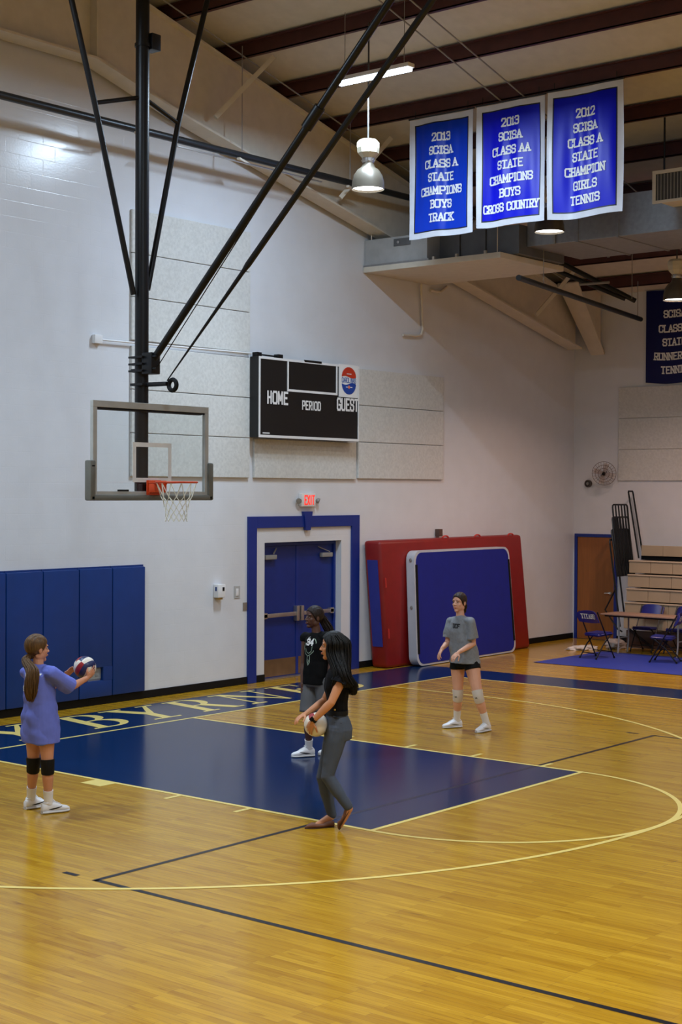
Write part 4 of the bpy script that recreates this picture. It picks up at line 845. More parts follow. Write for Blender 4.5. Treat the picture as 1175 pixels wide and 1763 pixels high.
def head_mesh(mb, H, M):
    E = lambda c, a, b, d, n=20, m=14: mb.ell(H+M @ V(c), a, b, d, n, m, M)
    E((0, -.014, .034), .073, .093, .083); E((0, .020, -.026), .0585, .066, .084); E((0, .060, -.090), .024, .022, .020)
    for s in (-1, 1):
        E((s*.044, .0, -.055), .020, .040, .036); E((s*.034, .052, -.022), .022, .020, .022); E((s*.030, .068, .030), .022, .010, .008)
        E((s*.074, -.008, -.008), .008, .018, .030); E((s*.010, .092, -.024), .008, .010, .007)
    limb(mb, [H+M @ V((0, .076, .016)), H+M @ V((0, .090, -.004)), H+M @ V((0, .101, -.020))], [.008, .008, .0095], 8)
    E((0, .083, -.050), .021, .010, .006); E((0, .081, -.060), .018, .010, .006)
def face_parts(root, H, M, iris, brow, lip):
    P = lambda c: H+M @ V(c)
    for s in (-1, 1):
        mb = MB(); mb.ell(P((s*.030, .0715, .007)), .0120, .0082, .0050, 14, 8, M); e = obj('eye', mb, mat('eye_white', (176, 166, 160), .4), root)
        mb = MB(); mb.ell(P((s*.030, .0755, .0072)), .0062, .0062, .0058, 12, 8, M); obj('iris', mb, mat('iris_'+brow[0], iris, .2), e)
        mb = MB(); mb.tube([P((s*.013, .083, .0255)), P((s*.030, .081, .031)), P((s*.048, .068, .026))], [.0028, .0035, .0018], 6); obj('eyebrow', mb, mat('brow_'+brow[0], brow[1], .7), root)
        mb = MB(); mb.tube([P((s*.017, .0765, .008)), P((s*.030, .0800, .0135)), P((s*.044, .072, .009))], [.0016, .0022, .0014], 6); obj('eyelash', mb, MATS['brow_'+brow[0]], root)
    mb = MB(); mb.tube([P((-.022, .0845, -.053)), P((-.008, .0935, -.0505)), P((0, .0935, -.052)), P((.008, .0935, -.0505)), P((.022, .0845, -.053))], [.0015, .0032, .0028, .0032, .0015], 8)
    mb.tube([P((-.019, .085, -.056)), P((0, .0930, -.060)), P((.019, .085, -.056))], [.0015, .0038, .0015], 8); obj('lips', mb, mat('lips_'+brow[0], lip, .4), root)
def hair_mat(name, c): 
    return mat(name, c, .45, spec=.3, var=.45, scale=9, stretch=(9, 9, 1.2), bump=.35, bscale=26)
def hair_cap(root, H, M, m, grow=1.0, low=-.085, seed=1, part_dir=None):
    mb = MB(); n, k = 72, 44; rings = []
    for i in range(k+1):
        t = math.pi*i/k; ring = []
        for j in range(n):
            a = 2*math.pi*j/n; p = V((.0795*math.sin(t)*math.cos(a), .1015*math.sin(t)*math.sin(a), -.0955*math.cos(t)))*grow+V((0, -.016, .030))
            z = p.z; yb = .13 if z > .098 else (.052+(z-.03)/.068*.04 if z > .03 else (.012+(z+.03)/.06*.04 if z > -.03 else -.05+(z+.09)/.06*.062))
            h = max(0, min(1, (yb-p.y)/.012+.5))
            if z < low: h = min(h, max(0, 1-(low-z)/.012))
            c = V((0, -.01, .02)); q = p-c
            st = .022*noise.noise(V((p.x*95+seed, p.y*14, p.z*30)))+.012*math.sin(p.x*260+p.y*25)
            ring.append(H+M @ (c+q*((.80+.20*h)*(1+st*h))))
        rings.append(ring)
    mb.loft(rings); return obj('hair', mb, m, root, smooth=80)
def locks(root, m, paths, name='hair_lock', per=26, spread=.03, rad=.0075, seed=2, parent=None, taper=.35, flat=1.0):
    """bundle of tapering strands along each path of points"""
    rn = random.Random(seed); mb = MB()
    for path, sp in paths:
        P = [V(p) for p in path]; m_ = len(P)
        for _ in range(per):
            a, r = rn.uniform(0, 6.283), math.sqrt(rn.random()); x, y = math.cos(a)*r, math.sin(a)*r*flat; ph = rn.uniform(0, 6.28); ln = rn.uniform(.86, 1.0); pts, rr = [], []
            for i in range(m_*4-3):
                k = i/4.0*ln if i else 0; q = int(min(k, m_-1.001)); f = k-q; A0, A1, A2, A3 = P[max(q-1, 0)], P[q], P[min(q+1, m_-1)], P[min(q+2, m_-1)]; c = .5*(2*A1+(A2-A0)*f+(2*A0-5*A1+4*A2-A3)*f*f+(3*A1-A0-3*A2+A3)*f**3); d = ((A2-A0).lerp(A3-A1, f)).normalized()
                X = d.cross(HF); X.normalize(); Y = d.cross(X); t_ = k/(m_-1); s_ = sp[q]+(sp[min(q+1, m_-1)]-sp[q])*f
                pts.append(c+X*(x*s_+.004*math.sin(ph+9*t_))+Y*(y*s_+.004*math.cos(ph+8*t_))); rr.append(rad*(1-(1-taper)*t_**2))
            mb.tube(pts, rr, 6)
    return obj(name, mb, m, parent or root, smooth=80)
def folds(amp, fx=14, fz=4, seed=0, low=None):
    def f(p, n):
        w = noise.noise(V((p.x*fx+seed, p.y*fx, p.z*fz)))*.75+.5*noise.noise(V((p.x*fx*.45+p.z*7, p.y*fx*.45-p.z*5, p.z*6+seed)))
        return p+n*(max(w, -.12)*amp)
    return f
def along(a, b, k): return V(a).lerp(V(b), k)
M_SHOE = mat('white_sneaker_mesh', (226, 226, 230), .5, var=.04, bump=.1, bscale=220); M_SOLE = mat('white_rubber_sole', (206, 206, 208), .5)
M_SOCK = mat('white_ribbed_sock', (226, 224, 224), .85, var=.04, bump=.3, bscale=160); M_MARK = mat('black_swoosh_print', (16, 16, 20), .5)
def sneaker(root, heel, toe, marks='out', L=.268):
    heel, toe = V(heel), V(toe); heel.z = toe.z = 0; F = (toe-heel).normalized(); R = F.cross(UP)
    def prof(k):   # half width, height along the foot
        w = [(.0, .026), (.08, .035), (.25, .036), (.5, .041), (.72, .048), (.88, .040), (.96, .026), (1, .010)]
        h = [(.0, .082), (.08, .104), (.22, .112), (.38, .112), (.55, .090), (.75, .066), (.9, .056), (1, .040)]
        ip = lambda T: next((a[1]+(b[1]-a[1])*(k-a[0])/(b[0]-a[0]) for a, b in zip(T, T[1:]) if a[0] <= k <= b[0]), T[-1][1])
        return ip(w), ip(h)
    def sec(k, grow=0, z0=.018, top=None, n=20):
        w, h = prof(k); w += grow; h = top if top else h; c = heel+F*(k*L); out = []
        for j in range(n):
            a = 2*math.pi*j/n; ca, sa = math.cos(a), math.sin(a); ww = w*(1.0 if sa < 0 else (1-.45*sa*sa)); out.append(c+R*ww*math.copysign(abs(ca)**.75, ca)+UP*(z0+(h-z0)*(.5+.5*math.copysign(abs(sa)**.8, sa))))
        return out
    ks = [0, .03, .08, .16, .25, .35, .45, .55, .65, .75, .84, .91, .96, .99, 1.0]
    s = obj('shoe', MB().loft([sec(k) for k in ks]), M_SHOE, root, smooth=60)
    obj('sole', MB().loft([sec(k, .006, .001, .028) for k in ks]), M_SOLE, s, smooth=60)
    obj('collar', MB().tube([heel+F*(L*(.20+.125*math.cos(a)))+R*(.034*math.sin(a))+UP*(.103+.009*math.cos(a)) for a in [2*math.pi*i/18 for i in range(18)]], .009, 6, closed=True), M_SHOE, s)
    for i in range(5):
        k = .36+.065*i; w, h = prof(k); c = heel+F*(k*L)+UP*(h+.002); obj('lace', MB().tube([c-R*.022-UP*.006, c+UP*.003, c+R*.022+F*.008-UP*.006], .0035, 5), M_WHITE, s)
    c = heel+F*(.34*L)+UP*.118
    for sg in (-1, 1): obj('lace_bow', MB().tube([c, c+R*sg*.02+UP*.012+F*.01, c+R*sg*.034+F*.02-UP*.002, c+R*sg*.018+F*.014], .003, 5), M_WHITE, s)
    for sg in ((-1, 1) if marks else ()):
        top_, bot = [], []
        for i in range(11):
            q = i/10; k = .20+.48*q; w, h = prof(k); zc = .040+.022*q*q; th = .010*math.sin(math.pi*min(1, .15+.85*(1-q)))*(1-q*.75)+.001
            for lst, z in ((top_, zc+th), (bot, zc-th)):
                sa = max(-1, min(1, 2*(z-.018)/(h-.018)-1)); ca = math.sqrt(max(0, 1-abs(sa)**2.5)); lst.append(heel+F*(k*L)+R*sg*(w*(1.0 if sa < 0 else (1-.45*sa*sa))*ca**.75+.0022)+UP*z)
        mb = MB(); mb.add(top_+bot, [(i, i+1, 12+i, 11+i) for i in range(10)]); obj('swoosh', mb, M_MARK if marks == 'out' else M_GREY, s, smooth=0)
    return heel+F*(.24*L)+UP*.10
def sock(root, an, kn, k1, r0=.041, r1=.047):
    P = [along(an, kn, k) for k in (-.03, .06, .14, .22, k1)]
    return obj('sock', MB().tube(P, [r0+.002, r0, r0+.001, r0+.003, r1], 20), M_SOCK, root)
def knee_pad(root, hip, kn, an, m, r=.064):
    P = [along(kn, hip, .17), along(kn, hip, .09), V(kn), along(kn, an, .10), along(kn, an, .19)]
    return obj('knee_pad', MB().tube(P, [r+.004, r+.002, r-.001, r-.002, r-.004], 22), m, root)
def leg(mb, hip, kn, an, s=1.0):
    limb(mb, [hip, along(hip, kn, .25), along(hip, kn, .6), along(hip, kn, .88), kn, along(kn, an, .12), along(kn, an, .30), along(kn, an, .6), along(kn, an, .85), an],
         [.086*s, .082*s, .066*s, .054*s, .051*s, .049*s, .053*s, .042*s, .034*s, .033*s], 18)
def arm(mb, sh, el, wr, s=1.0):
    limb(mb, [sh, along(sh, el, .4), along(sh, el, .85), el, along(el, wr, .25), along(el, wr, .65), wr], [.048*s, .042*s, .036*s, .035*s, .037*s, .030*s, .0235*s], 14)
def volleyball(c, r, scheme, label, M):
    t = thing('volleyball', (c.x, c.y, c.z-r), label, 'ball'); n = 9
    axes = [((1,0,0),(0,1,0),(0,0,1)), ((-1,0,0),(0,0,1),(0,1,0)), ((0,1,0),(0,0,1),(1,0,0)), ((0,-1,0),(1,0,0),(0,0,1)), ((0,0,1),(1,0,0),(0,1,0)), ((0,0,-1),(0,1,0),(1,0,0))]
    for fi, (N_, U_, W_) in enumerate(axes):
        N_, U_, W_ = V(N_), V(U_), V(W_)
        for st in range(3):
            vs = []; fs = []
            for j in range(n+1):
                for i in range(4):
                    a = (-1+2*(st+i/3)/3); b = -1+2*j/n; e = 1-.022*(1 if i in (0, 3) or j in (0, n) else 0)
                    q = (N_+U_*math.tan(a*math.pi/4)+W_*math.tan(b*math.pi/4)).normalized(); vs.append(c+M @ q*(r*e))
            for j in range(n):
                for i in range(3): k = j*4+i; fs.append((k, k+1, k+5, k+4))
            mb = MB(); mb.add(vs, fs); obj('panel', mb, scheme(fi, st), t, smooth=80)
    obj('bladder', MB().ell(c, r*.97, r*.97, r*.97, 24, 16), M_BLACK, t)
    return t
M_VR, M_VW, M_VN = mat('red_ball_leather', (150, 26, 34), .45), mat('white_ball_leather', (226, 218, 204), .45), mat('navy_ball_leather', (22, 34, 84), .45)
def swoosh_patch(P, cx, cy, L):
    mb = MB(); top, bot = [], []
    for i in range(9):
        q = i/8; x = cx-L/2+L*q; y = cy+L*.34*q*q; th = L*.16*math.sin(math.pi*min(1, .25+.8*(1-q)))*(1-.8*q); top.append(P(x, y+th)); bot.append(P(x, y-th))
    mb.add(top+bot, [(i, i+1, 10+i, 9+i) for i in range(8)]); return mb
from mathutils.bvhtree import BVHTree
def decal_on(o, origin, R, U, N, d=.003):
    """flat print mapped on to the garment o: P(s, t) -> point just above the cloth, cast along -N"""
    off = OFF[o]; me = o.data; bv = BVHTree.FromPolygons([v.co+off for v in me.vertices], [p.vertices for p in me.polygons])
    def P(s, t, e=0):
        a = V(origin)+R*s+U*t+N*.4; h = bv.ray_cast(a, -N, 1.0); return (h[0]+N*(d+e)) if h[0] is not None else V(origin)+R*s+U*t
    return P

# ---------------------------------------------------------------- girl with the ball, seen from behind
def girl_left():
    D = 13.8; q = lambda u, v, b=0: px(u, v, D+b); F = (HR*.75+HF*.66).normalized(); R = F.cross(UP)
    t = thing('person', gp(66, 1398), 'girl in an oversized purple-blue T-shirt holding a volleyball, long ponytail, black knee pads', 'person')
    skin = mat('skin_tanned', (196, 136, 104), .5, var=.05)
    H = q(65, 1117, .02); M = frame((HR*.80+HF*.60), -.05)*1.08
    neck = q(66, 1148); shR, shL = q(89, 1160, -.12), q(46, 1159, .13); elR, elL = q(122, 1183, .05), q(92, 1181, .30); wrR, wrL = q(149, 1168, .20), q(113, 1164, .40)
    hL, hR = gp(43, 1394), gp(72, 1401.5); hipL, hipR = q(58, 1243, .06), q(79, 1245, -.06); knL, knR = q(57.5, 1317, .06), q(82, 1320, -.07)
    B = q(146, 1149, .30)
    anL = sneaker(t, hL, gp(74, 1389)); anR = sneaker(t, hR, gp(118, 1396))
    mb = MB(); head_mesh(mb, H, M); limb(mb, [neck-UP*.04, along(neck, H, .5), H-UP*.04], [.055, .047, .048])
    pel = (hipL+hipR)/2+UP*.06
    mb.loft([oval(pel-UP*.10, F, .13, .085), oval(pel, F, .15, .095), oval(along(pel, neck, .3), F, .12, .08), oval(along(pel, neck, .65), F, .13, .09), oval(along(pel, neck, .9), F, .13, .07), oval(neck, F, .05, .05)])
    leg(mb, hipL, knL, anL, .98); leg(mb, hipR, knR, anR, .98); arm(mb, shR, elR, wrR); arm(mb, shL, elL, wrL)
    hand(mb, wrR, q(163, 1154, .26), B-q(159, 1160, .22), 1, .30, 1.3); hand(mb, wrL, q(131, 1145, .37), B-q(125, 1155, .38), -1, .30, 1.3)
    skin_obj('body', mb, skin, t, .0048, 2)
    face_parts(t, H, M, (70, 50, 34), ('brown', (70, 48, 30)), (170, 96, 86))
    hm = hair_mat('light_brown_hair', (88, 62, 32)); hair_cap(t, H, M, hm, 1.03, low=-.10, seed=3)
    back = H+M @ V((0, -.105, -.035))
    back = H+M @ V((0, -.085, -.078))
    path = [back+M @ V((0, .03, .02)), back+M @ V((0, -.02, -.015)), q(56, 1156, -.15), q(54, 1173, -.17), q(53, 1192, -.175), q(52.5, 1208, -.16)]
    locks(t, hm, [(path, [.026, .034, .056, .064, .058, .026])], 'ponytail', 300, rad=.0046, seed=4)
    obj('hair_tie', MB().tube([back+M @ V((0, -.012, -.018))+(M @ V((math.cos(a)*.028, 0, math.sin(a)*.028))) for a in [2*math.pi*i/14 for i in range(14)]], .006, 6, closed=True), M_BLACK, t)
    mb = MB(); hem = q(71, 1277, 0); ch = along(pel, neck, .62)
    mb.loft([oval(hem, F, .206, .165), oval(along(hem, pel, .5), F, .204, .162), oval(pel+UP*.02, F, .192, .148), oval(along(pel, neck, .35), F, .172, .128), oval(ch, F, .172, .128), oval(along(pel, neck, .85), F, .165, .105), oval(along(pel, neck, .97), F, .105, .08), oval(neck+UP*.012, F, .066, .062)])
    yoke(mb, neck, shR); yoke(mb, neck, shL); sleeve(mb, [shR, along(shR, elR, .4), along(shR, elR, .97)], [.060, .074, .088]); sleeve(mb, [shL, along(shL, elL, .4), along(shL, elL, .97)], [.060, .074, .086])
    sh = skin_obj('t_shirt', mb, mat('periwinkle_cotton', (98, 110, 196), .85, var=.10, scale=9), t, .007, 3, folds(.042, 8, 3.5, 2))
    P = decal_on(sh, q(70, 1175, -.1), R, UP, -F)
    for s, tt, tx, sc in ((-.005, .02, 'N', .055), (.03, -.06, 'I', .03), (-.03, .045, 'L', .04), (.02, -.10, 'T', .02), (-.12, -.02, 'C', .05), (-.14, -.08, 'S', .04), (-.13, .05, 'O', .035)):
        m2 = MB(); letters(m2, tx, P, s, tt, sc*.75, sc, sc, sc*.3, seg=2); obj('back_print', m2, M_WHITE, sh, smooth=0)
    for hp, kn, an in ((hipL, knL, anL), (hipR, knR, anR)): knee_pad(t, hp, kn, an, M_BLACK, .063); sock(t, an, kn, .34)
    sch = {0: (M_VW, M_VN, M_VW), 1: (M_VN, M_VW, M_VR), 2: (M_VR, M_VN, M_VW), 3: (M_VW, M_VR, M_VN), 4: (M_VN, M_VW, M_VN), 5: (M_VN, M_VW, M_VR)}
    Mb = Matrix((HR, HF, UP)).transposed() @ Matrix.Rotation(.5, 3, 'Y') @ Matrix.Rotation(.35, 3, 'X') @ Matrix.Rotation(-.4, 3, 'Z')
    volleyball(B, .106, lambda f, s: sch[f][s], 'red, white and navy volleyball held out by the girl in the purple-blue shirt', Mb)
girl_left()

# ---------------------------------------------------------------- girl in the grey shirt
def girl_grey():
    D = 18.7; q = lambda u, v, b=0: px(u, v, D+b); F = (-HR*.75-HF*.66).normalized(); R = F.cross(UP)
    t = thing('person', gp(808, 1257), 'girl in a grey T-shirt and black shorts with white knee pads facing left', 'person')
    skin = mat('skin_fair', (216, 160, 132), .5, var=.05)
    H = q(791, 1037.5); M = frame((-HR*.60-HF*.80))*1.05
    neck = q(793.5, 1061); shL, shR = q(811, 1070, -.13), q(776, 1070, .12); elL, elR = q(815.5, 1108, -.13), q(771.5, 1106, .10); wrL, wrR = q(790.5, 1123, -.25), q(761.5, 1117, -.02)
    hR, hL = gp(795, 1252), gp(843.5, 1258); hipR, hipL = q(788.5, 1138, .07), q(812, 1139, -.07); knR, knL = q(789, 1197.5, .07), q(824, 1199, -.18)
    anR = sneaker(t, hR, gp(764, 1254), 'soft'); anL = sneaker(t, hL, gp(822, 1262), 'soft')
    mb = MB(); head_mesh(mb, H, M); limb(mb, [neck-UP*.04, along(neck, H, .5), H-UP*.04], [.056, .048, .048])
    pel = (hipL+hipR)/2+UP*.06
    mb.loft([oval(pel-UP*.10, F, .14, .09), oval(pel, F, .16, .10), oval(along(pel, neck, .3), F, .125, .085), oval(along(pel, neck, .65), F, .14, .10), oval(along(pel, neck, .9), F, .135, .07), oval(neck, F, .05, .05)])
    leg(mb, hipL, knL, anL, 1.10); leg(mb, hipR, knR, anR, 1.08); arm(mb, shR, elR, wrR, 1.02); arm(mb, shL, elL, wrL, 1.02)
    hand(mb, wrL, q(776, 1136, -.29), R*-.2-HF*-.5-UP*.5, 1, .38, 1.2); hand(mb, wrR, q(753, 1134, -.06), R*.2+HR*.6-UP*.3, -1, .42, 1.4)
    skin_obj('body', mb, skin, t, .0048, 2)
    face_parts(t, H, M, (60, 44, 34), ('dark_brown', (52, 34, 24)), (184, 104, 96))
    hm = hair_mat('dark_brown_hair', (44, 28, 18)); hair_cap(t, H, M, hm, 1.015, seed=5)
    bun = H+M @ V((.0, -.115, -.045)); mb = MB(); mb.ell(bun, .036, .034, .040, 18, 12, M)
    for v in mb.v: v += (v-bun)*(.35*noise.noise(v*38))
    obj('hair_bun', mb, hm, t, smooth=80)
    locks(t, hm, [([bun+M @ V((0, 0, -.02)), bun+M @ V((.01, -.02, -.06)), bun+M @ V((.02, -.01, -.10))], [.02, .022, .01])], 'ponytail', 26, rad=.006, seed=8)
    mb = MB(); hem = q(800.5, 1139, 0)
    mb.loft([oval(hem-UP*.012, F, .208, .176), oval(along(hem, pel, .6)+UP*.03, F, .196, .158), oval(along(pel, neck, .35), F, .176, .132), oval(along(pel, neck, .62), F, .172, .132), oval(along(pel, neck, .85), F, .160, .105), oval(along(pel, neck, .97), F, .105, .08), oval(neck+UP*.008, F, .068, .064)])
    yoke(mb, neck, shR); yoke(mb, neck, shL); sleeve(mb, [shR, along(shR, elR, .4), along(shR, elR, .78)], [.060, .070, .078]); sleeve(mb, [shL, along(shL, elL, .4), along(shL, elL, .78)], [.060, .071, .080])
    sh = skin_obj('t_shirt', mb, mat('heather_grey_cotton', (126, 128, 132), .85, var=.10, scale=40), t, .007, 3, folds(.034, 9, 3.2, 5))
    P = decal_on(sh, q(786, 1077, -.1), R*-1, UP, F); m2 = MB(); letters(m2, 'UCF', P, -.01, -.03, .030, .045, .038, .013, seg=2); obj('chest_print', m2, M_MARK, sh, smooth=0)
    mb = MB(); mb.loft([oval(pel-UP*.13, F, .160, .112), oval(pel-UP*.03, F, .165, .112), oval(pel+UP*.02, F, .15, .10)])
    for hp, kn in ((hipL, knL), (hipR, knR)): sleeve(mb, [hp, along(hp, kn, .10), along(hp, kn, .23)], [.092, .099, .104])
    skin_obj('shorts', mb, mat('black_spandex', (8, 8, 10), .7, spec=.2), t, .008, 2)
    wp = mat('white_knee_pad', (206, 196, 186), .8, var=.08)
    for hp, kn, an in ((hipL, knL, anL), (hipR, knR, anR)):
        k = knee_pad(t, hp, kn, an, wp, .066); sock(t, an, kn, .42, .042, .047)
        P2 = decal_on(k, V(kn)+UP*.0, R*-1, UP, F); m2 = MB(); letters(m2, 'X', P2, .02, -.02, .022, .016, .02, .006, serif=False, seg=1); obj('logo', m2, M_MARK, k, smooth=0)
girl_grey()

# ---------------------------------------------------------------- girl in the black top, half hidden
def girl_black():
    D = 16.7; q = lambda u, v, b=0: px(u, v, D+b); F = (-HR*.80-HF*.60).normalized(); R = F.cross(UP)
    t = thing('person', gp(540, 1303), 'girl in a black number 34 top and grey shorts behind the woman', 'person')
    skin = mat('skin_deep', (86, 54, 42), .45, var=.06)
    H = q(540.5, 1063); M = frame((-HR*.85-HF*.53))*1.05
    neck = q(546, 1089); shR, shL = q(527, 1098, .12), q(562, 1097, -.12); elR, elL = q(523.5, 1143, .10), q(572, 1140, -.14); wrR, wrL = q(521.5, 1181, .02), q(566, 1178, -.20)
    hR, hL = gp(541.5, 1302), gp(583, 1297); hipR, hipL = q(536, 1171, .07), q(557, 1172, -.07); knR, knL = q(531.5, 1240, -.01), q(566, 1240, -.06)
    anR = sneaker(t, hR, gp(505, 1304)); anL = sneaker(t, hL, gp(556, 1300))
    mb = MB(); head_mesh(mb, H, M); limb(mb, [neck-UP*.04, along(neck, H, .5), H-UP*.04], [.054, .047, .048])
    pel = (hipL+hipR)/2+UP*.06
    mb.loft([oval(pel-UP*.10, F, .14, .09), oval(pel, F, .155, .10), oval(along(pel, neck, .3), F, .125, .085), oval(along(pel, neck, .65), F, .14, .10), oval(along(pel, neck, .9), F, .14, .075), oval(neck, F, .05, .05)])
    leg(mb, hipL, knL, anL, 1.0); leg(mb, hipR, knR, anR, 1.0); arm(mb, shR, elR, wrR, 1.05); arm(mb, shL, elL, wrL, 1.05)
    hand(mb, wrR, wrR-UP*.2-HR*.02, HR*1.0+HF*.3, 1, .3); hand(mb, wrL, wrL-UP*.2, -HR*1.0, -1, .3)
    skin_obj('body', mb, skin, t, .0048, 2)
    face_parts(t, H, M, (30, 20, 16), ('black', (20, 14, 12)), (112, 62, 56))
    hm = hair_mat('black_brown_hair', (34, 22, 19)); hair_cap(t, H, M, hm, 1.02, seed=9)
    b = H+M @ V((.0, -.10, .0))
    locks(t, hm, [([b, b+M @ V((.01, -.035, -.05)), b+M @ V((-.02, -.075, -.14)), b+M @ V((-.03, -.10, -.25)), b+M @ V((-.03, -.10, -.36))], [.035, .045, .05, .05, .035])], 'long_hair', 160, rad=.005, seed=10)
    mb = MB(); hem = along(pel, neck, -.20)
    mb.loft([oval(hem, F, .188, .150), oval(pel, F, .184, .142), oval(along(pel, neck, .35), F, .160, .122), oval(along(pel, neck, .65), F, .166, .126), oval(along(pel, neck, .85), F, .160, .10), oval(along(pel, neck, .97), F, .10, .078), oval(neck+UP*.004, F, .066, .062)])
    yoke(mb, neck, shR); yoke(mb, neck, shL); sleeve(mb, [shR, along(shR, elR, .12)], [.058, .057]); sleeve(mb, [shL, along(shL, elL, .12)], [.058, .057])
    sh = skin_obj('sports_top', mb, mat('black_jersey_cloth', (7, 7, 8), .8, var=.15, spec=.15), t, .007, 3, folds(.020, 10, 3.2, 7))
    P = decal_on(sh, q(534, 1112, -.1), R*-1, UP, F)
    m2 = MB(); letters(m2, '34', P, -.015, .01, .042, .06, .058, .018, serif=False, seg=2); obj('number_print', m2, M_WHITE, sh, smooth=0)
    mb = swoosh_patch(P, -.05, .085, .04); obj('swoosh', mb, M_WHITE, sh, smooth=0)
    gm_ = mat('pale_green_print', (150, 168, 150), .6)
    def out(pts, w=.007):
        mm = MB()
        for a, b_ in zip(pts, pts[1:]):
            A, B_ = V(a), V(b_); d = (B_-A).normalized(); n = V((-d.y, d.x))*w/2; mm.add([P(*(A-n)), P(*(B_-n)), P(*(B_+n)), P(*(A+n))], [(0, 1, 2, 3)])
        return mm
    for pts in ([(-.085, .03), (-.105, -.03), (-.09, -.09), (-.04, -.115), (0, -.10), (.05, -.06), (.07, .04), (.05, .075), (.02, .08)], [(-.075, -.03), (-.06, -.07), (-.02, -.085), (.02, -.06), (.035, .0)], [(-.045, -.115), (-.05, -.17), (-.02, -.215), (.01, -.18), (0, -.11)], [(-.03, -.15), (-.02, -.2), (-.008, -.155)]): obj('chest_print', out(pts), gm_, sh, smooth=0)
    mb = MB(); mb.loft([oval(pel-UP*.12, F, .168, .125), oval(pel+UP*.0, F, .150, .11)])
    for hp, kn in ((hipL, knL), (hipR, knR)): sleeve(mb, [hp, along(hp, kn, .35), along(hp, kn, .80)], [.102, .105, .110])
    skin_obj('shorts', mb, mat('grey_mesh_shorts', (92, 92, 94), .8, var=.08), t, .008, 2, folds(.010, 9, 3, 4))
    for kn, an in ((knL, anL), (knR, anR)): sock(t, an, kn, .30)
girl_black()

